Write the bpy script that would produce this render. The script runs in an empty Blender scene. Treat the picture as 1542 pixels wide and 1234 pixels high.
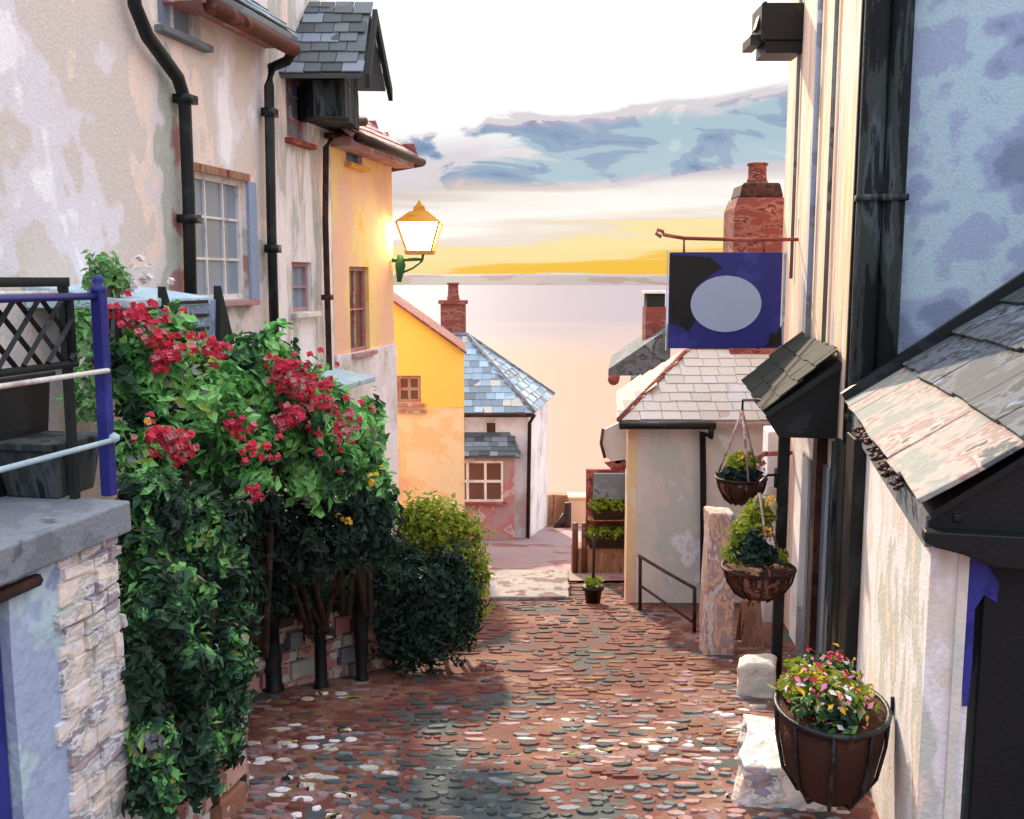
import bpy, bmesh, math, random
from mathutils import Vector, noise
random.seed(7)
R = math.radians
SC = bpy.context.scene
COL = SC.collection
V = Vector

# ------------------------------------------------------------------ camera
FPX = 1500.0                       # focal length in photo pixels (photo is 1542 wide)
PITCH = math.atan((617 - 420) / FPX)
CAM = V((0, 0, 2.4))
cam_data = bpy.data.cameras.new("camera")
cam_data.sensor_width = 36
cam_data.lens = 36 * FPX / 1542
cam_data.clip_start = 0.05
cam_data.clip_end = 30000
cam = bpy.data.objects.new("camera", cam_data)
COL.objects.link(cam)
cam.location = CAM
cam.rotation_euler = (R(90) - PITCH, 0, 0)
SC.camera = cam
SC.view_settings.view_transform = 'Standard'
SC.view_settings.look = 'None'
SC.view_settings.exposure = 0.42
SC.view_settings.gamma = 1
SC.view_settings.use_curve_mapping = False

# ------------------------------------------------------------------ light
SUN_AZ = R(-8)                    # measured from +Y towards +X: the sun stands beyond the end of the lane
SUN_EL = R(27)
sd = bpy.data.lights.new("sun", 'SUN')
sd.energy = 4.6
sd.angle = R(1.5)
sd.color = (1.0, 0.80, 0.58)
sun = bpy.data.objects.new("sun", sd)
COL.objects.link(sun)
to_sun = V((math.sin(SUN_AZ) * math.cos(SUN_EL), math.cos(SUN_AZ) * math.cos(SUN_EL), math.sin(SUN_EL)))
sun.rotation_euler = to_sun.to_track_quat('Z', 'Y').to_euler()
sun.location = (-20, 60, 40)


def lin(h):
    h = h.lstrip('#')
    out = []
    for i in (0, 2, 4):
        c = int(h[i:i + 2], 16) / 255
        out.append(c / 12.92 if c <= 0.04045 else ((c + 0.055) / 1.055) ** 2.4)
    return out


def set_ramp(node, stops, interp='LINEAR', gain=1.0):
    cr = node.color_ramp
    cr.interpolation = interp
    while len(cr.elements) < len(stops):
        cr.elements.new(0.5)
    for e, (p, h) in zip(cr.elements, stops):
        e.position = p
    for e, (p, h) in zip(cr.elements, stops):
        c = lin(h) if isinstance(h, str) else h
        e.color = (c[0] * gain, c[1] * gain, c[2] * gain, 1)


def steps(cols, soft=0.012):
    """[(upto, hex), ...] -> ramp stops with short soft edges"""
    s = []
    prev = 0.0
    for i, (p, h) in enumerate(cols):
        a = prev + (soft if i else 0)
        s.append((max(0, min(1, a)), h))
        s.append((max(0, min(1, p - soft if i < len(cols) - 1 else 1)), h))
        prev = p
    return s


world = bpy.data.worlds.new("World")
SC.world = world
world.use_nodes = True
nt = world.node_tree
N = nt.nodes
L = nt.links.new
bg = N["Background"]
tc = N.new("ShaderNodeTexCoord")
sep = N.new("ShaderNodeSeparateXYZ")
L(tc.outputs["Generated"], sep.inputs[0])


def m(op, a, b=None, c=None, clamp=False, tree=None):
    t = tree or nt
    n = t.nodes.new("ShaderNodeMath")
    n.operation = op
    n.use_clamp = clamp
    for i, x in enumerate((a, b, c)):
        if x is None:
            continue
        if isinstance(x, (int, float)):
            n.inputs[i].default_value = x
        else:
            t.links.new(x, n.inputs[i])
    return n.outputs[0]


def wnoise(scl, vec, detail=4, dist=0.0, rough=0.55):
    mp = N.new("ShaderNodeMapping")
    mp.inputs["Scale"].default_value = vec
    L(tc.outputs["Generated"], mp.inputs[0])
    no = N.new("ShaderNodeTexNoise")
    no.inputs["Scale"].default_value = scl
    no.inputs["Detail"].default_value = detail
    no.inputs["Roughness"].default_value = rough
    no.inputs["Distortion"].default_value = dist
    L(mp.outputs[0], no.inputs["Vector"])
    return no.outputs["Fac"]


n_edge = wnoise(5.0, (1, 1, 3.2), 5, 0.6)
n_streak = wnoise(4.0, (1, 1, 16), 3, 0.3)
n_puff = wnoise(11.0, (1, 1, 2.6), 4, 0.8)
el = m('ADD', sep.outputs["Z"], m('MULTIPLY', m('SUBTRACT', n_edge, 0.5), 0.07))
el_s = m('ADD', sep.outputs["Z"], m('MULTIPLY', m('SUBTRACT', n_streak, 0.5), 0.075))
el_s = m('SUBTRACT', el_s, m('MULTIPLY', m('MULTIPLY', sep.outputs["X"], 0.09), 1.0))
# low evening band, given in elevation 0 .. 0.1
low = N.new("ShaderNodeValToRGB")
set_ramp(low, [(0.0, (1.18, 0.70, 0.09)), (0.11, (1.20, 0.74, 0.13)), (0.15, (1.22, 0.96, 0.42)), (0.33, (1.24, 1.02, 0.52)), (0.40, (1.12, 0.95, 0.80)), (0.58, (1.3, 1.26, 1.18)), (0.80, (1.2, 1.12, 1.05)), (1.0, 'F3E2D8')])
L(m('MULTIPLY', el_s, 10.0, clamp=True), low.inputs[0])
# upper bank
up = N.new("ShaderNodeValToRGB")
set_ramp(up, steps([(0.12, 'E4DADA'), (0.18, 'D8D2DA'), (0.34, 'B9D0DA'), (0.52, 'B4CCD8'), (0.60, 'E2DCE0'), (1.0, (1.25, 1.25, 1.25))], 0.022), gain=1.2)
az = m('DIVIDE', sep.outputs["X"], m('MAXIMUM', sep.outputs["Y"], 0.05))
azw = m('MULTIPLY', m('SUBTRACT', az, 0.02), 0.08)
el_u = m('SUBTRACT', el, m('MULTIPLY', m('MAXIMUM', m('MINIMUM', azw, 0.022), -0.03), 1.0))
L(m('MULTIPLY', m('SUBTRACT', el_u, 0.065), 6.6, clamp=True), up.inputs[0])
# darker puffs inside the blue bank
puff = N.new("ShaderNodeValToRGB")
set_ramp(puff, steps([(0.36, (1.25, 1.12, 1.1)), (0.53, 'FFFFFF'), (0.60, 'E2E2F0'), (0.67, 'D2D4EA'), (1.0, 'BCC2D8')], 0.012))
L(n_puff, puff.inputs[0])
inbank = m('MULTIPLY', m('GREATER_THAN', el_u, 0.088), m('LESS_THAN', el_u, 0.148))
pm = N.new("ShaderNodeMix")
pm.data_type = 'RGBA'
pm.blend_type = 'MULTIPLY'
L(inbank, pm.inputs["Factor"])
L(up.outputs[0], pm.inputs["A"])
L(puff.outputs[0], pm.inputs["B"])
# the bank thins to pale lilac towards the left
pale = N.new("ShaderNodeMix")
pale.data_type = 'RGBA'
ragged = m('ADD', m('MULTIPLY', m('SUBTRACT', n_edge, 0.5), 0.35), m('MULTIPLY', m('SUBTRACT', n_puff, 0.5), 0.7))
pz = m('MULTIPLY', m('SUBTRACT', m('ADD', az, ragged), -0.04), 22.0, clamp=True)
lil = N.new("ShaderNodeMix")
lil.data_type = 'RGBA'
lil.inputs["A"].default_value = (0.92, 0.86, 0.90, 1)
lil.inputs["B"].default_value = (1.35, 1.35, 1.35, 1)
L(m('MULTIPLY', m('SUBTRACT', el, 0.115), 30.0, clamp=True), lil.inputs["Factor"])
L(pz, pale.inputs["Factor"])
L(lil.outputs["Result"], pale.inputs["A"])
L(pm.outputs["Result"], pale.inputs["B"])
mixlu = N.new("ShaderNodeMix")
mixlu.data_type = 'RGBA'
L(m('MULTIPLY', m('SUBTRACT', el, 0.082), 60.0, clamp=True), mixlu.inputs["Factor"])
L(low.outputs[0], mixlu.inputs["A"])
L(pale.outputs["Result"], mixlu.inputs["B"])
# behind the viewer: clear blue sky from the Sky Texture, brightened to fill the walls
sky = N.new("ShaderNodeTexSky")
sky.sky_type = 'NISHITA'
sky.sun_disc = False
sky.sun_elevation = SUN_EL
sky.sun_rotation = SUN_AZ
thin = N.new("ShaderNodeMix")
thin.data_type = 'RGBA'
thin.inputs["Factor"].default_value = 0.66
skyk = N.new("ShaderNodeMix")
skyk.data_type = 'RGBA'
skyk.blend_type = 'MULTIPLY'
skyk.inputs["Factor"].default_value = 1
L(sky.outputs[0], skyk.inputs["A"])
skyk.inputs["B"].default_value = (0.10, 0.10, 0.10, 1)
L(skyk.outputs["Result"], thin.inputs["A"])
thin.inputs["B"].default_value = (1.75, 1.83, 2.1, 1)
front = m('MULTIPLY', m('ADD', sep.outputs["Y"], 0.15), 1.8, clamp=True)
fin = N.new("ShaderNodeMix")
fin.data_type = 'RGBA'
L(front, fin.inputs["Factor"])
L(thin.outputs["Result"], fin.inputs["A"])
L(mixlu.outputs["Result"], fin.inputs["B"])
# sky overhead brightened out of view, as fill for the walls
zen = m('ADD', m('MULTIPLY', m('SUBTRACT', sep.outputs["Z"], 0.32), 3.2, clamp=True), 1.0)
fz = N.new("ShaderNodeMix")
fz.data_type = 'RGBA'
fz.blend_type = 'MULTIPLY'
fz.inputs["Factor"].default_value = 1
L(fin.outputs["Result"], fz.inputs["A"])
L(zen, fz.inputs["B"])
L(fz.outputs["Result"], bg.inputs["Color"])
bg.inputs["Strength"].default_value = 0.60


# ------------------------------------------------------------------ photo measuring helpers
def ray(px, py):
    dx = (px - 771) / FPX
    dy = (617 - py) / FPX
    c, s = math.cos(PITCH), math.sin(PITCH)
    return V((dx, c + dy * s, -s + dy * c))


def at(px, py, Y):
    r = ray(px, py)
    return CAM + r * (Y / r.y)


def hit(px, py, P, n):
    r = ray(px, py)
    t = (V(P) - CAM).dot(n) / r.dot(n)
    return CAM + r * t


def gz(y):
    return -0.16 * y


LU = V((0.2079, 0.9781, 0))
LN = V((0.9781, -0.2079, 0))
LP = V((-4.67, 0, 0))              # left house fronts
TP = V((-3.04, 0, 0))              # terrace face
RU = V((0.1621, 0.9868, 0))
RN = V((-0.9868, 0.1621, 0))
RP = V((2.84, 8.4, 0))              # tall right house front
GN = V((0, 0.16, 1)).normalized()
Z = V((0, 0, 1))


def onL(px, py, d=0.0):
    return hit(px, py, LP + LN * d, LN)


def onT(px, py, d=0.0):
    return hit(px, py, TP + LN * d, LN)


def onR(px, py, d=0.0):
    return hit(px, py, RP + RN * d, RN)


def onG(px, py):
    return hit(px, py, V((0, 0, 0)), GN)


# ------------------------------------------------------------------ materials
def new_mat(name):
    mt = bpy.data.materials.new(name)
    mt.use_nodes = True
    return mt, mt.node_tree, mt.node_tree.nodes["Principled BSDF"]


def mat(name, cols, scale=2.0, stretch=(1, 1, 1), rough=0.85, bump=0.25, bscale=40, dist=0.25, detail=4, fine=0.12, soft=0.04,
        island=False, rw=0.98, gain=1.0, metal=0.0, spec=0.3, lo=0.3, hi=0.7, trans=0.0):
    mt, t, b = new_mat(name)
    n = t.nodes
    l = t.links.new
    tcn = n.new("ShaderNodeTexCoord")
    geo = n.new("ShaderNodeNewGeometry")
    mp = n.new("ShaderNodeMapping")
    mp.inputs["Scale"].default_value = stretch
    l(geo.outputs["Position"], mp.inputs[0])
    cols = [(1.0, cols)] if isinstance(cols, str) else cols
    rp = n.new("ShaderNodeValToRGB")
    if island:
        set_ramp(rp, [(0.0, cols[0][1])] + [(cols[i][0], cols[i + 1][1]) for i in range(len(cols) - 1)], 'CONSTANT', gain)
        no = n.new("ShaderNodeTexNoise")
        no.inputs["Scale"].default_value = scale
        no.inputs["Detail"].default_value = 2
        l(mp.outputs[0], no.inputs["Vector"])
        k = m('MULTIPLY', m('SUBTRACT', no.outputs["Fac"], 0.5, tree=t), island if isinstance(island, float) else 0.6, tree=t)
        fac = m('ADD', m('ADD', m('MULTIPLY', geo.outputs["Random Per Island"], rw, tree=t), (0.98 - rw) / 2, tree=t), k, clamp=True, tree=t)
    else:
        set_ramp(rp, steps(cols, soft), 'LINEAR', gain)
        no = n.new("ShaderNodeTexNoise")
        no.inputs["Scale"].default_value = scale
        no.inputs["Detail"].default_value = detail
        no.inputs["Distortion"].default_value = dist
        l(mp.outputs[0], no.inputs["Vector"])
        mr = n.new("ShaderNodeMapRange")
        mr.inputs["From Min"].default_value = lo
        mr.inputs["From Max"].default_value = hi
        l(no.outputs["Fac"], mr.inputs[0])
        fac = mr.outputs[0]
    fn = n.new("ShaderNodeTexNoise")
    fn.inputs["Scale"].default_value = bscale
    fn.inputs["Detail"].default_value = 5
    l(geo.outputs["Position"], fn.inputs["Vector"])
    if not island:
        # brushy second scale breaks up the contours between patches
        f2 = n.new("ShaderNodeTexNoise")
        f2.inputs["Scale"].default_value = scale * 5.5
        f2.inputs["Detail"].default_value = 3
        l(mp.outputs[0], f2.inputs["Vector"])
        fac = m('ADD', fac, m('ADD', m('MULTIPLY', m('SUBTRACT', f2.outputs["Fac"], 0.5, tree=t), 0.55, tree=t), m('MULTIPLY', m('SUBTRACT', fn.outputs["Fac"], 0.5, tree=t), 0.12, tree=t), tree=t), clamp=True, tree=t)
    l(fac, rp.inputs[0])
    mul = n.new("ShaderNodeMix")
    mul.data_type = 'RGBA'
    mul.blend_type = 'MULTIPLY'
    mul.inputs["Factor"].default_value = 1
    l(rp.outputs[0], mul.inputs["A"])
    g = m('ADD', m('MULTIPLY', m('SUBTRACT', fn.outputs["Fac"], 0.5, tree=t), fine * 3, tree=t), 1.0, tree=t)
    l(g, mul.inputs["B"])
    l(mul.outputs["Result"], b.inputs["Base Color"])
    b.inputs["Roughness"].default_value = rough
    b.inputs["Metallic"].default_value = metal
    b.inputs["Specular IOR Level"].default_value = spec
    if bump:
        bp = n.new("ShaderNodeBump")
        bp.inputs["Strength"].default_value = bump
        bp.inputs["Distance"].default_value = 0.02
        l(fn.outputs["Fac"], bp.inputs["Height"])
        l(bp.outputs[0], b.inputs["Normal"])
    if trans:
        tr = n.new("ShaderNodeBsdfTranslucent")
        l(mul.outputs["Result"], tr.inputs["Color"])
        ms = n.new("ShaderNodeMixShader")
        ms.inputs[0].default_value = trans
        l(b.outputs[0], ms.inputs[1])
        l(tr.outputs[0], ms.inputs[2])
        l(ms.outputs[0], n["Material Output"].inputs["Surface"])
    return mt


def glass(name, h, rough=0.08):
    mt, t, b = new_mat(name)
    b.inputs["Base Color"].default_value = (*lin(h), 1)
    b.inputs["Roughness"].default_value = rough
    b.inputs["Specular IOR Level"].default_value = 0.6
    return mt


def emis(name, h, s):
    mt, t, b = new_mat(name)
    b.inputs["Base Color"].default_value = (*lin(h), 1)
    b.inputs["Emission Color"].default_value = (*lin(h), 1)
    b.inputs["Emission Strength"].default_value = s
    return mt


M = {}
M['render'] = mat("weathered white render", [(0.16, 'FBF9F8'), (0.30, 'E9E3E6'), (0.55, 'DDD2C8'), (0.64, 'F3DFCF'), (0.74, 'E2DADA'), (0.86, 'B9BBAE'), (0.94, 'C4C5BA'), (1.0, 'B0837E')], 0.62, (1, 1, 0.75), bump=0.35, soft=0.02, lo=0.32, hi=0.68)
M['render_b'] = mat("streaked grey render", [(0.28, 'F2EDEC'), (0.45, 'E6E0E2'), (0.62, 'BFC1B8'), (0.74, 'D8CCC4'), (0.86, 'F5DFCF'), (1.0, 'A9B9C6')], 1.5, (1.6, 1.6, 0.35), bump=0.3)
M['render_c'] = mat("apricot render", [(0.45, 'F0C4A6'), (0.62, 'F1CB9C'), (0.82, 'F3D692'), (1.0, 'F2C766')], 1.1, (1, 1, 0.6), bump=0.3)
M['yellow'] = mat("yellow render", [(0.62, 'F4D56C'), (0.82, 'F1CE74'), (1.0, 'F1D2A6')], 0.5, bump=0.2, fine=0.06)
M['apricot'] = mat("pale apricot render", [(0.52, 'EBBF9F'), (0.78, 'F1D2A0'), (1.0, 'F4E0BC')], 0.8, bump=0.2, fine=0.06)
M['white'] = mat("white limewash", [(0.50, 'EFEDF0'), (0.72, 'E2DEE4'), (0.88, 'CFD0C8'), (1.0, 'C9B6B2')], 1.2, bump=0.25)
M['cream'] = mat("cream limewash", [(0.40, 'E4DAD1'), (0.60, 'DDD3CA'), (0.78, 'CBCDC4'), (0.90, 'ECEAF0'), (1.0, 'B79B98')], 1.0, (1, 1, 0.6), bump=0.3)
M['leanto'] = mat("patched white render", [(0.30, 'F0ECEE'), (0.50, 'E0D5CB'), (0.70, 'E9E6EA'), (0.86, 'C6C8BF'), (1.0, 'E8D6C9')], 1.1, (1.2, 1.2, 0.6), bump=0.35)
M['facade'] = mat("streaked peach facade", [(0.26, 'EFBE9C'), (0.42, 'F6E2D6'), (0.56, 'F0C2A0'), (0.62, 'F2DC98'), (0.74, 'F3E2DA'), (0.80, '8C9290'), (0.86, 'B9C9D8'), (1.0, 'EDBA98')], 1.3, (2.6, 2.6, 0.14), bump=0.3)  # sunset warmth on the lane front, put into the peach
M['blue'] = mat("blue shaded render", [(0.36, '9CA9C2'), (0.58, 'ABC2CC'), (0.72, '96A3BE'), (0.86, '7C8AA0'), (1.0, '75829A')], 0.85, bump=0.3, dist=0.15, detail=3)  # shade on the viewer-facing side wall, put into its blue
M['stone_l'] = mat("limewashed rubble", [(0.30, 'EDE6E2'), (0.45, 'F3E0D2'), (0.60, 'C4C3B8'), (0.72, 'EAE4E8'), (0.84, '9A9C9E'), (0.93, 'C59F9A'), (1.0, '9DA9C6')], 3.0, (1, 1, 2.6), bump=0.8, bscale=18)
M['stone_b'] = mat("pale blue rubble", [(0.50, 'A9BAD4'), (0.72, 'B8D0D8'), (0.88, '8F9DBA'), (1.0, '6F7C8C')], 2.2, bump=0.6, bscale=18)
M['rubble'] = mat("mixed rubble", [(0.18, '7D8184'), (0.36, '9C6E58'), (0.52, 'B8B8AE'), (0.66, 'AE7674'), (0.80, 'C8A090'), (0.90, '4A4C4C'), (1.0, 'E3D8CE')], 5.0, bump=0.8, bscale=18, island=0.4)
M['slab'] = mat("grey slate slab", [(0.45, '767C82'), (0.70, '858B93'), (0.86, '5D6266'), (1.0, '8E9AB4')], 1.6, bump=0.4)
M['slate'] = mat("blue grey slates", [(0.30, '7C8B98'), (0.55, '93A9B8'), (0.75, 'A9C3D0'), (0.88, '6F777C'), (1.0, 'C0BEB4')], 0.9, island=0.7, bump=0.3, rough=0.5)
M['slate_d'] = mat("dark slates", [(0.40, '565D60'), (0.65, '676E72'), (0.85, '464D4E'), (1.0, '7E8894')], 0.9, island=0.5, bump=0.3, rough=0.55)
M['slate_g'] = mat("dark green slates", [(0.5, '3F4643'), (0.8, '4A514D'), (1.0, '353B3A')], 0.9, island=0.5, bump=0.3, rough=0.85, gain=0.28)
M['slate_p'] = mat("pale lichened slates", [(0.55, 'CEC6BC'), (0.80, 'C6BEB6'), (0.95, 'D0CAC6'), (1.0, 'BEACA6')], 0.8, island=0.4, bump=0.35)
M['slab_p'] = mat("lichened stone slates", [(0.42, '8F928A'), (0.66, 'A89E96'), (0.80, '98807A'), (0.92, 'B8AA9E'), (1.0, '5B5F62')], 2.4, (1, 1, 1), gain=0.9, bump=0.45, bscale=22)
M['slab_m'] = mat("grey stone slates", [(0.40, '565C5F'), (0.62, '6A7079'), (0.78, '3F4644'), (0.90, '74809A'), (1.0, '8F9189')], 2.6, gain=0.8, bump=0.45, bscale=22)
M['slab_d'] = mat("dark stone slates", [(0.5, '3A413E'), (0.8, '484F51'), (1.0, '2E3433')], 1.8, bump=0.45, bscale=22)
M['black'] = mat("black paint", [(0.7, '14181A'), (1.0, '24292B')], 2.0, bump=0.15, rough=0.45, fine=0.2)
M['iron'] = mat("black iron", [(0.7, '1A1C1E'), (1.0, '33373A')], 6.0, bump=0.2, rough=0.5)
M['grime'] = mat("tarred boards", [(0.45, '14181A'), (0.70, '363C3B'), (0.85, '4A5052'), (1.0, '1B2022')], 1.5, (3, 3, 0.4), bump=0.3)
M['navy'] = mat("navy paint", [(0.7, '2A2E78'), (1.0, '34398A')], 2.0, bump=0.12, rough=0.4)
M['navyblack'] = mat("blistered navy and black paint", [(0.80, '12161A'), (0.92, '1C2038'), (1.0, '14171B')], 0.9, (1, 1, 0.8), bump=0.2, rough=0.6)
M['oval'] = mat("pale blue paint", [(0.85, '9FB1CE'), (1.0, '8A9EBE')], 3.0, bump=0.05, rough=0.6, fine=0.04)
M['brown'] = mat("brown paint", [(0.6, '5A3226'), (0.85, '7A4838'), (1.0, '3A1E16')], 3.0, bump=0.2, rough=0.6)
M['dbrown'] = mat("dark brown iron", [(0.6, '2E1812'), (0.85, '48281E'), (1.0, '1E120E')], 4.0, bump=0.2, rough=0.6)
M['wood'] = mat("weathered wood", [(0.5, '93684F'), (0.75, 'A67E64'), (1.0, '6E4636')], 3.0, (4, 4, 0.5), bump=0.3)
M['brick'] = mat("red brown brick", [(0.5, '80463E'), (0.72, '96625A'), (0.88, '5E322C'), (1.0, 'A87A6C')], 2.4, (1, 1, 3.0), bump=0.5, bscale=25)
M['mauve'] = mat("mauve stone", [(0.45, 'AF9092'), (0.70, 'B87C78'), (0.85, 'C9B4B2'), (1.0, '94686A')], 2.0, bump=0.4)
M['trim'] = mat("aged white joinery", [(0.6, 'E8E2DC'), (0.85, 'D0CEC6'), (1.0, 'C2A8A2')], 4.0, bump=0.15, rough=0.6)
M['bluegrey'] = mat("blue grey paint", [(0.6, '93A2BE'), (0.85, '7E8A9C'), (1.0, 'A9BDD0')], 2.5, bump=0.15)
M['lightblue'] = mat("pale blue lead", [(0.6, 'ADC6D2'), (0.85, 'BDD2DA'), (1.0, '93A8B8')], 2.5, bump=0.2)
M['grey'] = mat("slate grey paint", [(0.6, '6E747A'), (0.85, '7E858C'), (1.0, '565C62')], 2.5, bump=0.2)
M['green'] = mat("green iron", [(0.7, '2E6B38'), (1.0, '3E8046')], 4.0, bump=0.1, rough=0.5)
M['gold'] = mat("yellow lantern metal", [(0.7, 'E0A23A'), (1.0, 'C98C2E')], 6.0, bump=0.1, rough=0.5)
M['redbrown'] = mat("red brown paint", [(0.6, '8A443E'), (0.85, 'A9625C'), (1.0, '6A322C')], 3.0, bump=0.2)
M['peachstone'] = mat("peach and mauve stone", [(0.35, 'E8B898'), (0.55, 'BFA2A2'), (0.72, 'E2D8D2'), (0.88, 'AE8A88'), (1.0, 'F3CDAE')], 4.0, (1, 1, 2.0), bump=0.7, bscale=20)
M['liner'] = mat("coir basket liner", [(0.55, '4A281C'), (0.75, '8A6250'), (0.9, '351C14'), (1.0, 'A8706A')], 5.0, bump=0.8, bscale=60)
M['liner_d'] = mat("dark coir basket liner", [(0.6, '3E2218'), (0.85, '54301F'), (0.95, '2A160F'), (1.0, '8A5A50')], 4.0, bump=0.8, bscale=60)
M['pane'] = glass("dark window glass", '3C4650')
M['pane_l'] = glass("sky lit window glass", '8796A6')
M['pane_b'] = glass("brown window glass", '6E4B3C')
M['lampglass'] = emis("lit lamp glass", 'FFE9B8', 9.0)
LEAFDARK = [(0.30, '22352A'), (0.55, '2C4634'), (0.72, '38593E'), (0.84, '4C7E41'), (0.93, '7CB268'), (1.0, '8B9632')]
LEAFMID = [(0.20, '2C4634'), (0.38, '467A40'), (0.54, '528A46'), (0.88, '84BC70'), (0.95, '8F9A34'), (1.0, '8A8C8E')]
M['leaf_mid'] = mat("mid green leaves", LEAFMID, 3.4, island=2.6, rw=0.40, bump=0, rough=0.55, trans=0.25, gain=1.3)
M['leaf_dark'] = mat("dark green leaves", LEAFDARK, 3.0, island=0.95, bump=0, rough=0.55, trans=0.2, gain=0.85)
M['leaf_ivy'] = mat("ivy leaves", [(0.34, '26392D'), (0.56, '2F4D38'), (0.68, '3D6242'), (0.80, '5E9A52'), (0.90, '86BE74'), (0.96, '98A23A'), (1.0, '84868A')], 3.6, island=2.2, rw=0.45, bump=0, rough=0.6, trans=0.2, gain=1.05)
M['leaf_hedge'] = mat("dark hedge leaves", [(0.50, '20312A'), (0.80, '2A4436'), (0.97, '335240'), (1.0, '5E9A52')], 2.0, island=1.2, rw=0.6, bump=0, rough=0.7, trans=0.15, gain=0.85)
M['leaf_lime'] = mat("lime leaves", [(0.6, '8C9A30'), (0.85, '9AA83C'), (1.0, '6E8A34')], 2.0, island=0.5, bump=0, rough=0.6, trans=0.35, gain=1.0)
M['leaf_pale'] = mat("pale green leaves", [(0.5, '86BC74'), (0.8, '6EA45E'), (1.0, 'B8B8A6')], 4.0, island=0.5, bump=0, rough=0.6, trans=0.3, gain=1.0)
M['petal_red'] = mat("crimson petals", [(0.5, 'DE4058'), (0.76, 'CE3850'), (1.0, 'D08E90')], 4.0, island=0.5, bump=0, rough=0.6, trans=0.25)
M['petal_mix'] = mat("bedding petals", [(0.22, 'F08CC0'), (0.45, 'CF3148'), (0.65, 'F2EEF0'), (0.8, 'C9A2A4'), (1.0, 'F5C53C')], 6.0, island=0.3, bump=0, rough=0.6, trans=0.2)
M['petal_yellow'] = mat("yellow petals", [(0.7, 'F8CB42'), (1.0, 'F3C8A0')], 6.0, island=0.3, bump=0, rough=0.6, trans=0.2)
M['petal_white'] = mat("white petals", [(0.7, 'F3EEEE'), (1.0, 'CBB2B0')], 6.0, island=0.3, bump=0, rough=0.6, trans=0.2)
M['stem'] = mat("woody stem", [(0.6, '3A322A'), (1.0, '574A3C')], 6.0, bump=0.3)


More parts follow.
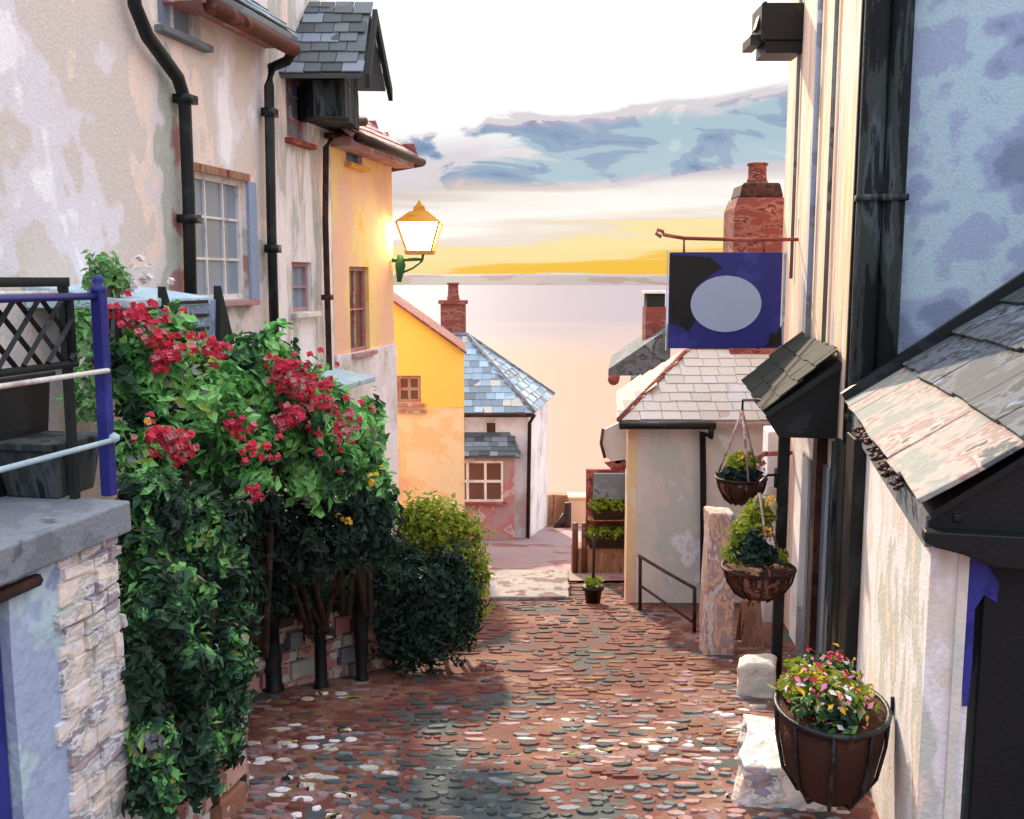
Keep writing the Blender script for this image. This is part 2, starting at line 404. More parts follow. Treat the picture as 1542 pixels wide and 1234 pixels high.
# ------------------------------------------------------------------ mesh building
class MB:
    def __init__(s):
        s.v = []
        s.f = []
        s.smooth = False

    def add(s, pts):
        i = len(s.v)
        s.v += [V(p) for p in pts]
        return i

    def face(s, *pts):
        i = s.add(pts)
        s.f.append(tuple(range(i, i + len(pts))))

    def hexa(s, b, t):
        i = s.add(list(b) + list(t))
        s.f += [(i + 3, i + 2, i + 1, i), (i + 4, i + 5, i + 6, i + 7)]
        for k in range(4):
            j = (k + 1) % 4
            s.f.append((i + k, i + j, i + 4 + j, i + 4 + k))

    def obox(s, o, u, v, w):
        o, u, v, w = V(o), V(u), V(v), V(w)
        s.hexa([o, o + u, o + u + v, o + v], [o + w, o + u + w, o + u + v + w, o + v + w])

    def cbox(s, c, u, hu, v, hv, w, hw):
        s.obox(V(c) - V(u) * hu - V(v) * hv - V(w) * hw, V(u) * 2 * hu, V(v) * 2 * hv, V(w) * 2 * hw)

    def prism(s, poly, ext):
        n = len(poly)
        ext = V(ext)
        i = s.add([V(p) for p in poly] + [V(p) + ext for p in poly])
        s.f.append(tuple(range(i + n - 1, i - 1, -1)))
        s.f.append(tuple(range(i + n, i + 2 * n)))
        for k in range(n):
            j = (k + 1) % n
            s.f.append((i + k, i + j, i + n + j, i + n + k))

    def tube(s, pts, r, seg=8, cap=True):
        pts = [V(p) for p in pts]
        rs = r if isinstance(r, (list, tuple)) else [r] * len(pts)
        rings = []
        for k, p in enumerate(pts):
            a = pts[max(0, k - 1)]
            b = pts[min(len(pts) - 1, k + 1)]
            d = (b - a).normalized()
            e = d.cross(V((0, 0, 1)) if abs(d.z) < 0.9 else V((0, 1, 0))).normalized()
            g = d.cross(e)
            rings.append(s.add([p + (e * math.cos(2 * math.pi * q / seg) + g * math.sin(2 * math.pi * q / seg)) * rs[k] for q in range(seg)]))
        for a, b in zip(rings, rings[1:]):
            for q in range(seg):
                w = (q + 1) % seg
                s.f.append((a + q, a + w, b + w, b + q))
        if cap:
            s.f.append(tuple(rings[0] + q for q in range(seg - 1, -1, -1)))
            s.f.append(tuple(rings[-1] + q for q in range(seg)))
        s.smooth = True

    def lathe(s, c, prof, seg=20, a0=0.0, a1=2 * math.pi):
        c = V(c)
        full = abs(a1 - a0 - 2 * math.pi) < 1e-4
        cnt = seg if full else seg + 1
        rings = []
        for r, z in prof:
            rings.append(s.add([c + V((r * math.cos(a0 + (a1 - a0) * q / seg), r * math.sin(a0 + (a1 - a0) * q / seg), z)) for q in range(cnt)]))
        for a, b in zip(rings, rings[1:]):
            for q in range(seg):
                w = (q + 1) % cnt
                s.f.append((a + q, a + w, b + w, b + q))
        s.smooth = True

    def build(s, name, mt, parent=None, bevel=0.0, jitter=0.0, sub=0):
        me = bpy.data.meshes.new(name)
        if parent is not None:
            off = world_loc(parent)
        else:
            xs = [p.x for p in s.v]
            ys = [p.y for p in s.v]
            zs = [p.z for p in s.v]
            off = V(((min(xs) + max(xs)) / 2, (min(ys) + max(ys)) / 2, min(zs)))
        me.from_pydata([p - off for p in s.v], [], s.f)
        me.update()
        mats = mt if isinstance(mt, (list, tuple)) else [mt]
        for q in mats:
            me.materials.append(q)
        bm = bmesh.new()
        bm.from_mesh(me)
        if sub:
            bmesh.ops.subdivide_edges(bm, edges=bm.edges[:], cuts=sub, use_grid_fill=True)
        bmesh.ops.recalc_face_normals(bm, faces=bm.faces[:])
        if jitter:
            for q in bm.verts:
                nn = noise.noise_vector(q.co * 3.1 + V((len(name), 1, 2))) + noise.noise_vector(q.co * 9.0) * 0.5
                q.co += nn * jitter
        bm.to_mesh(me)
        bm.free()
        if s.smooth:
            for p in me.polygons:
                p.use_smooth = True
        o = bpy.data.objects.new(name, me)
        COL.objects.link(o)
        if parent is not None:
            o.parent = parent
        else:
            o.location = off
        if bevel:
            md = o.modifiers.new("bevel", 'BEVEL')
            md.width = bevel
            md.segments = 2
            md.limit_method = 'ANGLE'
        return o


def world_loc(o):
    p = V((0, 0, 0))
    while o is not None:
        p += V(o.location)
        o = o.parent
    return p


def tag(o, label, cat, group=None):
    o['label'] = label
    o['category'] = cat
    if group:
        o['group'] = group
    return o


def thing(name, label, cat, loc, group=None):
    o = bpy.data.objects.new(name, None)
    COL.objects.link(o)
    o.location = loc
    o.empty_display_size = 0.2
    return tag(o, label, cat, group)


def structure(o):
    o['kind'] = 'structure'
    return o


def copy_tree(o, parent=None):
    c = o.copy()
    COL.objects.link(c)
    if parent is not None:
        c.parent = parent
    for ch in [q for q in bpy.data.objects if q.parent == o]:
        copy_tree(ch, c)
    return c


def wall_open(mb, o, u, width, z0, z1, n, openings, depth=0.14):
    """front wall sheet from o along u, with recessed openings (a0, a1, z0, z1)"""
    xs = sorted({0.0, width} | {a for q in openings for a in q[:2]})
    zs = sorted({z0, z1} | {a for q in openings for a in q[2:4]})
    o = V((o.x, o.y, 0))
    for i in range(len(xs) - 1):
        for j in range(len(zs) - 1):
            cx, cz = (xs[i] + xs[i + 1]) / 2, (zs[j] + zs[j + 1]) / 2
            if any(q[0] < cx < q[1] and q[2] < cz < q[3] for q in openings):
                continue
            mb.face(o + u * xs[i] + Z * zs[j], o + u * xs[i + 1] + Z * zs[j], o + u * xs[i + 1] + Z * zs[j + 1], o + u * xs[i] + Z * zs[j + 1])
    for a0, a1, b0, b1 in openings:
        c = [o + u * a0 + Z * b0, o + u * a1 + Z * b0, o + u * a1 + Z * b1, o + u * a0 + Z * b1]
        for k in range(4):
            p, q = c[k], c[(k + 1) % 4]
            mb.face(p, q, q - n * depth, p - n * depth)


def window(parent, o, u, n, a0, a1, b0, b1, cols=2, rows=2, mframe='trim', mpane='pane', depth=0.10, fw=0.05, sill=True, msill='trim', gb=0.022):
    o = V((o.x, o.y, 0)) - n * depth
    mb = MB()

    def bar(x0, x1, z0, z1, th):
        mb.obox(o + u * x0 + Z * z0, u * (x1 - x0), n * th, Z * (z1 - z0))
    bar(a0, a0 + fw, b0, b1, 0.05)
    bar(a1 - fw, a1, b0, b1, 0.05)
    bar(a0 + fw, a1 - fw, b0, b0 + fw, 0.048)
    bar(a0 + fw, a1 - fw, b1 - fw, b1, 0.048)
    for i in range(1, cols):
        x = a0 + (a1 - a0) * i / cols
        bar(x - gb / 2, x + gb / 2, b0 + fw, b1 - fw, 0.036)
    for j in range(1, rows):
        z = b0 + (b1 - b0) * j / rows
        bar(a0 + fw, a1 - fw, z - gb / 2, z + gb / 2, 0.032 if j * 2 != rows else 0.044)
    w = mb.build('window', M[mframe], parent)
    p = MB()
    p.obox(o + u * a0 + Z * b0 + n * 0.002, u * (a1 - a0), n * 0.012, Z * (b1 - b0))
    p.build('pane', M[mpane], w)
    if sill:
        s = MB()
        s.obox(o + u * (a0 - 0.06) + Z * (b0 - 0.06), u * (a1 - a0 + 0.12), n * (depth + 0.09), Z * 0.057)
        s.build('sill', M[msill], w, bevel=0.008)
    return w


def inside(p, poly):
    c = False
    n = len(poly)
    for i in range(n):
        a, b = poly[i], poly[(i + 1) % n]
        if (a[1] > p[1]) != (b[1] > p[1]) and p[0] < (b[0] - a[0]) * (p[1] - a[1]) / (b[1] - a[1]) + a[0]:
            c = not c
    return c


def slates(mb, poly, w=0.22, h=0.2, th=0.014, base=True):
    """slate courses over a planar 3-D polygon; poly[0]->poly[1] is the eave"""
    o = V(poly[0])
    u = (V(poly[1]) - o).normalized()
    nn = None
    for k in range(2, len(poly)):
        c = (V(poly[1]) - o).cross(V(poly[k]) - o)
        if c.length > 1e-6:
            nn = c.normalized()
            break
    if nn.z < 0:
        nn = -nn
    v = nn.cross(u)
    if v.z < 0:
        v = -v
    q = [((V(p) - o).dot(u), (V(p) - o).dot(v)) for p in poly]
    if base:
        mb.prism(poly, nn * -0.05)
    x0, x1 = min(a for a, b in q), max(a for a, b in q)
    y1 = max(b for a, b in q)
    r = 0
    y = 0.0
    while y < y1:
        x = x0 - (w * 0.5 if r % 2 else 0)
        while x < x1:
            ww = w * random.uniform(0.82, 1.18)
            cx, cy = x + ww / 2, y + h / 2
            if inside((cx, cy), q):
                a = max(x + 0.004, x0 - 0.02)
                b = min(x + ww - 0.004, x1 + 0.02)
                hh = h * random.uniform(1.15, 1.3)
                lift = random.uniform(0.0, 0.006)
                p = lambda s, t, g: o + u * s + v * t + nn * g
                y_lo = y + random.uniform(-0.012, 0.012)
                mb.hexa([p(a, y_lo, 0.016 + lift), p(b, y_lo, 0.016 + lift), p(b, y + hh, 0.002), p(a, y + hh, 0.002)],
                        [p(a, y_lo, 0.016 + th + lift), p(b, y_lo, 0.016 + th + lift), p(b, y + hh, 0.002 + th), p(a, y + hh, 0.002 + th)])
            x += ww
        y += h
        r += 1


def leaves(mb, blobs, n, size, up=0.3, shell=0.55, flat=1.0):
    """leaf-sized folded faces through the volume of ellipsoid blobs (centre, (rx,ry,rz))"""
    vols = [(b[1][0] * b[1][1] * b[1][2]) ** 0.7 for b in blobs]
    tot = sum(vols)
    for b, vo in zip(blobs, vols):
        c, r = V(b[0]), b[1]
        for _ in range(int(n * vo / tot)):
            d = V((random.gauss(0, 1), random.gauss(0, 1), random.gauss(0, 1))).normalized()
            t = 1 - (1 - shell) * random.random() ** 1.6
            lump = 0.82 + 0.62 * noise.noise(c * 3.3 + d * 2.2) + 0.16 * noise.noise(c + d * 6.0)
            t *= lump
            p = c + V((d.x * r[0], d.y * r[1], d.z * r[2])) * t
            nn = (d * 0.8 + V((0, 0, up)) + V((random.uniform(-1, 1), random.uniform(-1, 1), random.uniform(-1, 1))) * 0.75).normalized()
            e = nn.cross(V((random.uniform(-1, 1), random.uniform(-1, 1), random.uniform(-1, 1)))).normalized()
            g = nn.cross(e)
            s = size * random.choice((random.uniform(0.4, 0.9), random.uniform(0.7, 1.3), random.uniform(1.1, 1.6)))
            w = s * random.uniform(0.38, 0.6)
            i = mb.add([p - e * s * 0.5, p - e * s * 0.12 + g * w * 0.5 + nn * s * 0.1, p + e * s * 0.5 - nn * s * 0.06, p - e * s * 0.12 - g * w * 0.5 + nn * s * 0.1])
            mb.f.append((i, i + 1, i + 2))
            mb.f.append((i, i + 2, i + 3))


def core(mb, blobs, k=0.55):
    for c, r in blobs:
        c = V(c)
        seg, rg = 10, 6
        rings = []
        for j in range(rg + 1):
            th = math.pi * j / rg
            rings.append(mb.add([c + V((r[0] * k * math.sin(th) * math.cos(2 * math.pi * q / seg), r[1] * k * math.sin(th) * math.sin(2 * math.pi * q / seg), r[2] * k * math.cos(th))) * (0.85 + 0.3 * noise.noise(c + V((j, q % seg, 0)) * 0.7)) for q in range(seg)]))
        for a, b in zip(rings, rings[1:]):
            for q in range(seg):
                w = (q + 1) % seg
                mb.f.append((a + q, a + w, b + w, b + q))


def blob(px, py, Y, rpx, rpy=None, ry=None):
    s = Y / FPX
    rpy = rpy or rpx
    return (at(px, py, Y), (rpx * s, (ry if ry is not None else rpx * s * 0.8), rpy * s))


# ================================================================== the setting
g = MB()
prof = [(-12, 1.92), (0, 0), (5, -0.8), (12, -1.92), (20, -3.2), (27.5, -4.4), (34, -8.5), (46, -13.5), (62, -15.5)]
xs = [-80, -30, -12, -6, -3, 0, 3, 6, 12, 30, 80]
for (y0, z0), (y1, z1) in zip(prof, prof[1:]):
    for x0, x1 in zip(xs, xs[1:]):
        g.face((x0, y0, z0), (x1, y0, z0), (x1, y1, z1), (x0, y1, z1))
M['earth'] = mat("worn brown lane earth", [(0.26, '4A5050'), (0.40, '663C36'), (0.55, '70423A'), (0.72, '7E5846'), (0.82, '8A6C6A'), (0.90, '6A3C34'), (1.0, '4A5050')], 0.9, (1, 1, 1), bump=0.8, bscale=34, soft=0.02)
structure(g.build('ground', M['earth']))

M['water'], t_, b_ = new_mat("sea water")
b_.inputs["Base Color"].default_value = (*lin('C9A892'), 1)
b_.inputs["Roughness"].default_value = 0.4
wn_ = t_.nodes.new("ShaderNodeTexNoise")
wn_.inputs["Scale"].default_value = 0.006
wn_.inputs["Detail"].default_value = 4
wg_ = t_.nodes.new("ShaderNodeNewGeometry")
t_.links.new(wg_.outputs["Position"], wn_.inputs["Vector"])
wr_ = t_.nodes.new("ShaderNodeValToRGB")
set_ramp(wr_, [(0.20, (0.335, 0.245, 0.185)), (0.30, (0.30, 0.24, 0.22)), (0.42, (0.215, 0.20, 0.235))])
# sunset reflection painted peach near the shore, cloud reflection lilac further out
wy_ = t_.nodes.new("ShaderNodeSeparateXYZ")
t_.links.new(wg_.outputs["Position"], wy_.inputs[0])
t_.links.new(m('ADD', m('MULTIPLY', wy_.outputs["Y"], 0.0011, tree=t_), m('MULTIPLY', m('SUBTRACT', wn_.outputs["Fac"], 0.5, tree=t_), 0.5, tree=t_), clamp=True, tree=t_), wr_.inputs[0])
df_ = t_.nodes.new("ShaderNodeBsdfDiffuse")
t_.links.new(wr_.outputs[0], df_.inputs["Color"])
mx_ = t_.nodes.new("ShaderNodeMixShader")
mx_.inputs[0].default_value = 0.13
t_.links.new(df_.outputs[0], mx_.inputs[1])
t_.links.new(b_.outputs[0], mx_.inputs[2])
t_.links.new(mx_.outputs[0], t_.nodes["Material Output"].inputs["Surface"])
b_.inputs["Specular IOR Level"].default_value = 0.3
nz = t_.nodes.new("ShaderNodeTexNoise")
gp = t_.nodes.new("ShaderNodeNewGeometry")
mpw = t_.nodes.new("ShaderNodeMapping")
mpw.inputs["Scale"].default_value = (0.3, 0.12, 1)
t_.links.new(gp.outputs["Position"], mpw.inputs[0])
t_.links.new(mpw.outputs[0], nz.inputs["Vector"])
nz.inputs["Scale"].default_value = 1.0
nz.inputs["Detail"].default_value = 4
bp_ = t_.nodes.new("ShaderNodeBump")
bp_.inputs["Strength"].default_value = 0.12
bp_.inputs["Distance"].default_value = 0.3
t_.links.new(nz.outputs["Fac"], bp_.inputs["Height"])
t_.links.new(bp_.outputs[0], b_.inputs["Normal"])
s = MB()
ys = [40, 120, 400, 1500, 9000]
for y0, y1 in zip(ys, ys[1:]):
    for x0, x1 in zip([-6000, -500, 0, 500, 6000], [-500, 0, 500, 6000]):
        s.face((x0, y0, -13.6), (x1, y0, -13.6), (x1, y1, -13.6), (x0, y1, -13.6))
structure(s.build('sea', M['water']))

M['hillm'] = mat("far headland heath", [(0.30, '8E948E'), (0.55, '9C9092'), (0.75, '86696C'), (1.0, '70493C')], 0.004, (1, 1, 1), bump=0, fine=0.05, gain=0.42)
h = MB()
n_ = 60
for k in range(n_):
    def hp(i):
        x = -1400 + 2800 * i / n_
        return x, 13 + 9 * noise.noise(V((x * 0.004, 3, 0))) + 3.0 * noise.noise(V((x * 0.015, 9, 0)))
    (xa, ha), (xb, hb) = hp(k), hp(k + 1)
    A = [(xa, 2500, -14), (xa, 2620, ha * 0.8), (xa, 2760, ha + 4), (xa, 3100, -14)]
    B = [(xb, 2500, -14), (xb, 2620, hb * 0.8), (xb, 2760, hb + 4), (xb, 3100, -14)]
    for j in range(3):
        h.face(A[j], B[j], B[j + 1], A[j + 1])
structure(h.build('hills', M['hillm']))

# cobbles: uncountable small stones over the lane
M['cobble'] = mat("lane cobbles", [(0.28, '384040'), (0.48, '555C5E'), (0.58, '757A7D'), (0.64, '6E3E38'), (0.68, '8E6450'), (0.76, 'A07878'), (0.82, '9A8280'), (0.89, 'B9B8AE'), (0.93, 'E0CCBE'), (0.96, '1A1E1E'), (0.98, '8A9436'), (1.0, 'E8E2E4')], 0.9, island=2.1, rw=0.66, bump=0.5, bscale=50, rough=0.7)  # mixed stone colours; dark slate noise patches also stand in for shadows
M['cobble_r'] = mat("worn brown cobbles", [(0.20, '454C4A'), (0.30, '5C4440'), (0.52, '74403A'), (0.66, '84503F'), (0.82, '93694F'), (0.93, 'A98A8A'), (0.97, '8E7070'), (1.0, 'E0D4CC')], 0.75, island=2.0, rw=0.55, bump=0.5, bscale=50, rough=0.8, gain=0.8)


def lane_edges(y):
    xl = -3.04 + 0.2126 * y + 0.02 if y < 6.1 or y > 9.3 else -2.7 + max(0, y - 8.3) * 1.5
    xr = 1.92 + (y - 4.5) * 0.242 - 0.15 if y < 9.6 else 3.0 + (y - 9.6) * 0.12 - max(0, min(1, (y - 10.5) / 2)) * 1.4
    return xl, xr


near_c, far_c = MB(), MB()
y = 3.9
while y < 15.6:
    t01 = max(0.0, min(1.0, (y - 5.5) / 5.0))
    sx, sy = 0.125 + 0.09 * t01, 0.088 + 0.04 * t01
    xl, xr = lane_edges(y)
    x = xl - random.random() * sx
    while x < xr:
        w = sx * random.choice((random.uniform(0.4, 0.8), random.uniform(0.8, 1.3), random.uniform(1.1, 1.8)))
        cx = x + w / 2
        cy = y + random.uniform(-0.5, 0.5) * sy
        if random.random() < 0.06 + 0.20 * t01:
            x += w
            continue
        c = near_c if random.random() > (y - 6.6 + 2.2 * noise.noise(V((cx * 0.8, cy * 0.8, 0)))) / 2.4 else far_c
        hgt = random.uniform(0.003, 0.018)
        tilt = random.uniform(-0.35, 0.35)
        a, b = w * random.uniform(0.40, 0.52), sy * random.uniform(0.36, 0.58)
        lo, hi = [], []
        for q in range(7):
            an = 2 * math.pi * q / 7 + tilt
            rr = random.uniform(0.82, 1.12)
            ex, ey = a * rr * math.cos(an), b * rr * math.sin(an)
            X, Y = cx + ex, cy + ey + ex * tilt * 0.4
            lo.append(V((X, Y, gz(Y) - 0.01)))
            X, Y = cx + ex * 0.8, cy + (ey + ex * tilt * 0.4) * 0.78
            hi.append(V((X, Y, gz(Y) + hgt + random.uniform(-0.003, 0.003))))
        i = c.add(lo + hi)
        for q in range(7):
            r_ = (q + 1) % 7
            c.f.append((i + q, i + r_, i + 7 + r_, i + 7 + q))
        c.f.append(tuple(range(i + 7, i + 14)))
        x += w
    y += sy * 0.98
near_c.build('cobbles', M['cobble'])['kind'] = 'stuff'
far_c.build('cobbles', M['cobble_r'])['kind'] = 'stuff'

# ================================================================== left houses
EAVE = 4.75


def s_of(p, P=LP, U=LU):
    return (V((p.x, p.y, 0)) - V((P.x, P.y, 0))).dot(U)


def house_block(parent, s0, s1, z1, depth, openings, mt_, P=LP, U=LU, Nn=LN, z0=None):
    mb = MB()
    o = V((P.x, P.y, 0)) + U * s0
    z0 = z0 if z0 is not None else gz(o.y + (s1 - s0)) - 1.0
    wall_open(mb, o, U, s1 - s0, z0, z1, Nn, [(a - s0, b - s0, c, d) for a, b, c, d in openings])
    o2 = o - Nn * depth
    e, e2 = o + U * (s1 - s0), o2 + U * (s1 - s0)
    for a, b in ((o, o2), (o2, e2), (e2, e)):
        mb.face(a + Z * z0, b + Z * z0, b + Z * z1, a + Z * z1)
    mb.face(o + Z * z1, e + Z * z1, e2 + Z * z1, o2 + Z * z1)
    return mb.build('wall', mt_, parent)


def quad_on(fn, x0, x1, y0, y1, P=LP, U=LU):
    """(s0, s1, z0, z1) of a window seen between these photo columns and rows"""
    a, b = fn(x0, (y0 + y1) / 2), fn(x1, (y0 + y1) / 2)
    t, d = fn((x0 + x1) / 2, y0), fn((x0 + x1) / 2, y1)
    return s_of(a, P, U), s_of(b, P, U), d.z, t.z


sA0 = 2.5
sA1 = s_of(onL(412, 300))
sB1 = s_of(onL(500, 350))
sC1 = s_of(onL(592, 400))
Lpt = lambda s, z, d=0.0: V((LP.x, LP.y, 0)) + LU * s + Z * z + LN * d

# --- nearest house
A = thing('house', 'tall pale rendered house behind the roses with sash window and dog-legged black downpipe', 'house', Lpt(7.5, gz(7.5)))
w1 = quad_on(onL, 292, 372, 266, 452)
w2 = quad_on(onL, 236, 300, -70, 52)
house_block(A, sA0, sA1, EAVE + 0.9, 5, [w1, w2], M['render'])
for wq, mp_, cc in ((w1, 'pane_l', (3, 3)), (w2, 'pane_l', (2, 2))):
    window(A, V((LP.x, LP.y, 0)), LU, LN, *wq, cols=cc[0], rows=cc[1], mpane=mp_, msill='grey' if wq is w2 else 'mauve')
lt = MB()
lt.obox(Lpt(w1[0] - 0.05, w1[3], 0.002), LU * (w1[1] - w1[0] + 0.1), LN * 0.03, Z * 0.07)
lt.build('lintel', M['wood'], A)
sh = MB()
sh.obox(Lpt(w1[1] + 0.005, w1[2], 0.003), LU * 0.16, LN * 0.03, Z * (w1[3] - w1[2]))
sh.build('shutter', M['bluegrey'], A)
# black downpipe with a dog-leg at the top
d1 = MB()
d1.tube([onL(196, -60, 0.1), onL(203, 8, 0.1), onL(222, 55, 0.1), onL(268, 118, 0.1), onL(278, 150, 0.1), onL(284, 300, 0.1), onL(291, 620, 0.1)], 0.055, 10)
for yy in (150, 330):
    p = onL(279 if yy == 150 else 285, yy, 0.1)
    d1.cbox(p, LU, 0.085, LN, 0.07, Z, 0.035)
d1.build('downpipe', M['black'], A)
d2 = MB()
d2.tube([onL(440, 62, 0.3), onL(441, 78, 0.3), onL(432, 92, 0.2), onL(409, 102, 0.1), onL(405, 130, 0.1), onL(409, 350, 0.1), onL(417, 640, 0.1)], 0.05, 10)
for yy, xx in ((170, 406), (375, 411)):
    d2.cbox(onL(xx, yy, 0.1), LU, 0.075, LN, 0.06, Z, 0.04)
d2.build('downpipe', M['black'], A)
gs0, gs1 = s_of(onL(318, 20, 0.3)), s_of(onL(442, 60, 0.3))
ge = onL(430, 68, 0.3).z
gu = MB()
gu.tube([Lpt(gs0, ge, 0.3), Lpt(gs1, ge, 0.3)], 0.075, 12)
gu.build('gutter', M['brown'], A)
ea = MB()
ea.obox(Lpt(gs0 - 0.1, ge + 0.02, -0.1), LU * (gs1 - gs0 + 0.1), LN * 0.36, Z * 0.10)
ea.build('soffit', M['mauve'], A)
rf = MB()
slates(rf, [Lpt(gs0 - 0.1, ge + 0.12, 0.34), Lpt(gs1 + 0.05, ge + 0.12, 0.34), Lpt(gs1 + 0.05, ge + 2.4, -2.6), Lpt(gs0 - 0.1, ge + 2.4, -2.6)])
rf.build('roof', M['slate'], A)


def hood(parent, x0, x1, y, proj, panel=True):
    a, b = onL(x0, y, proj), onL(x1, y, proj)
    a.z = b.z = (a.z + b.z) / 2
    s0, s1, z = s_of(a - LN * proj), s_of(b - LN * proj), a.z
    mb = MB()
    mb.hexa([Lpt(s0, z, 0.01), Lpt(s1, z, 0.01), Lpt(s1, z, proj), Lpt(s0, z, proj)],
            [Lpt(s0, z + 0.16, 0.01), Lpt(s1, z + 0.16, 0.01), Lpt(s1, z + 0.06, proj), Lpt(s0, z + 0.06, proj)])
    hd = mb.build('door_hood', M['lightblue'], parent, bevel=0.01)
    return hd, s0, s1, z


hood(A, 188, 318, 462, 0.75)
# slatted blue-grey vent box with two dark pointed brackets under the hood
vb = MB()
z_ = onL(300, 520, 0.8).z
vs0, vs1 = s_of(onL(252, 480, 0.8)), s_of(onL(338, 480, 0.8))
zt = onL(300, 452, 0.8).z
vb.obox(Lpt(vs0, z_, 0.02), LU * (vs1 - vs0), LN * 0.72, Z * (zt - z_))
vbo = vb.build('trough', M['bluegrey'], A, bevel=0.015)
sl = MB()
for k in range(3):
    sl.obox(Lpt(vs0 + 0.15, z_ + 0.1 + 0.1 * k, 0.742), LU * (vs1 - vs0 - 0.3), LN * 0.012, Z * 0.025)
sl.build('slot', M['black'], vbo)
for sq in (vs0 - 0.02, vs1 - 0.05):
    br = MB()
    br.prism([Lpt(sq, z_ - 0.02, 0.78), Lpt(sq + 0.24, z_ - 0.02, 0.78), Lpt(sq + 0.05, zt + 0.1, 0.78)], LN * -0.06)
    br.build('bracket', M['slate_g'], A)

# --- middle house
B = thing('house', 'narrow grey streaked house between two downpipes under a slate gabled dormer', 'house', Lpt((sA1 + sB1) / 2, gz(11)))
wb = quad_on(onL, 431, 462, 110, 212)
wb2 = quad_on(onL, 440, 470, 395, 470)
house_block(B, sA1 + 0.006, sB1, 6.3, 5, [wb, wb2], M['render_b'])
window(B, V((LP.x, LP.y, 0)), LU, LN, *wb, cols=2, rows=3, mframe='mauve', msill='redbrown', mpane='pane_l')
window(B, V((LP.x, LP.y, 0)), LU, LN, *wb2, cols=1, rows=2, mframe='mauve', mpane='pane_l')
# dormer: near-slope, gable and dark cheek
Yd = 11.4
ridge0, ridge1 = at(478, 14, Yd), at(557, 14, Yd)
ev0, ev1 = at(462, 112, Yd - 0.75), at(545, 112, Yd - 0.75)
fv0, fv1 = at(500, 132, Yd + 0.75), at(581, 134, Yd + 0.75)
for p in (ridge0, ev0, fv0):
    p.x -= 0.6
ro = MB()
slates(ro, [ev0, ev1, ridge1, ridge0], w=0.2, h=0.17)
slates(ro, [fv1, fv0, ridge0, ridge1], w=0.2, h=0.17)
ro.build('dormer_roof', M['slate_d'], B)
ck = MB()
zb = at(500, 186, Yd).z
q0, q1 = at(472, 150, Yd - 0.5), at(520, 150, Yd - 0.5)
q2, q3 = at(540, 150, Yd + 0.6), at(470, 150, Yd + 0.6)
q3.x -= 0.5
zt_ = ev0.z - 0.01
ck.hexa([V((q.x, q.y, zb)) for q in (q0, q1, q2, q3)], [V((q.x, q.y, zt_)) for q in (q0, q1, q2, q3)])
tri = [V((q1.x, q1.y, zt_ + 0.01)), V((q2.x, q2.y, zt_ + 0.01)), V(((q1.x + q2.x) / 2, (q1.y + q2.y) / 2, ridge1.z - 0.12))]
ck.prism(tri, V((-0.5, 0, 0)))
ck.build('dormer_cheek', M['grime'], B)
bb = MB()
up_ = V((0.03, 0, 0))
bb.prism([fv1 + up_, ridge1 + up_, ridge1 + up_ - Z * 0.16, fv1 + up_ - Z * 0.14], V((0.05, 0, 0)))
bb.prism([ev1 + up_, ridge1 + up_, ridge1 + up_ - Z * 0.16, ev1 + up_ - Z * 0.14], V((0.05, 0, 0)))
bb.build('bargeboard', M['slate_g'], B)
d3 = MB()
d3.tube([at(545, 184, 12.3), at(528, 192, 12.2), onL(500, 206, 0.12), onL(491, 222, 0.1), onL(490, 330, 0.1), onL(497, 600, 0.1)], 0.035, 10)
for yy, xx in ((205, 497), (448, 493)):
    d3.cbox(onL(xx, yy, 0.1), LU, 0.06, LN, 0.05, Z, 0.03)
d3.build('downpipe', M['dbrown'], B)
gb_ = MB()
gb_.tube([at(470, 178, 11.4), at(505, 184, 11.8), at(548, 183, 12.4)], 0.06, 10)
gb_.build('gutter', M['dbrown'], B)

# --- end house, apricot
Cc = thing('house', 'apricot and yellow rendered house end carrying the wall lantern', 'house', Lpt((sB1 + sC1) / 2, gz(13)))
wc = quad_on(onL, 521, 545, 200, 248)
wc2 = quad_on(onL, 527, 556, 402, 530)
zc = onL(592, 235).z
house_block(Cc, sB1 + 0.006, sC1, zc, 4, [wc, wc2], M['render_c'])
window(Cc, V((LP.x, LP.y, 0)), LU, LN, *wc, cols=1, rows=2, mframe='bluegrey', msill='gold', mpane='pane_l')
window(Cc, V((LP.x, LP.y, 0)), LU, LN, *wc2, cols=2, rows=2, mframe='mauve', msill='mauve', mpane='pane_b')
lo_ = MB()
sl0, sl1 = sB1 + 0.012, sC1 - 0.002
zlo = onL(560, 525).z
lo_.obox(Lpt(sl0, gz(14) - 1, 0.003), LU * (sl1 - sl0), LN * 0.03, Z * (zlo - gz(14) + 1))
lo_.build('plinth', M['white'], Cc)
rc = MB()
e0, e1 = Lpt(sB1 - 0.1, zc - 0.02, 0.32), Lpt(sC1 + 0.22, zc - 0.02, 0.32)
t0, t1 = Lpt(sB1 - 0.1, zc + 1.1, -1.2), Lpt(sC1 - 0.9, zc + 1.1, -1.2)
slates(rc, [e0, e1, t1, t0])
slates(rc, [e1, Lpt(sC1 + 0.22, zc - 0.02, -2.6), t1])
rc.build('roof', M['mauve'], Cc)
gc = MB()
gc.tube([e0 + LN * 0.06 - Z * 0.06, e1 + LN * 0.06 - Z * 0.06], 0.055, 10)
gc.tube([e1 + LN * 0.06 - Z * 0.06, e1 + LN * 0.02 - Z * 0.06 + LU * 0.1, Lpt(sC1 + 0.3, zc - 0.16, -0.2)], 0.05, 10)
gc.build('gutter', M['dbrown'], Cc)
fa = MB()
fa.obox(Lpt(sB1 + 0.01, zc - 0.16, 0.004), LU * (sC1 - sB1 + 0.18), LN * 0.26, Z * 0.11)
fa.build('soffit', M['mauve'], Cc)
hood(Cc, 497, 566, 584, 0.6)

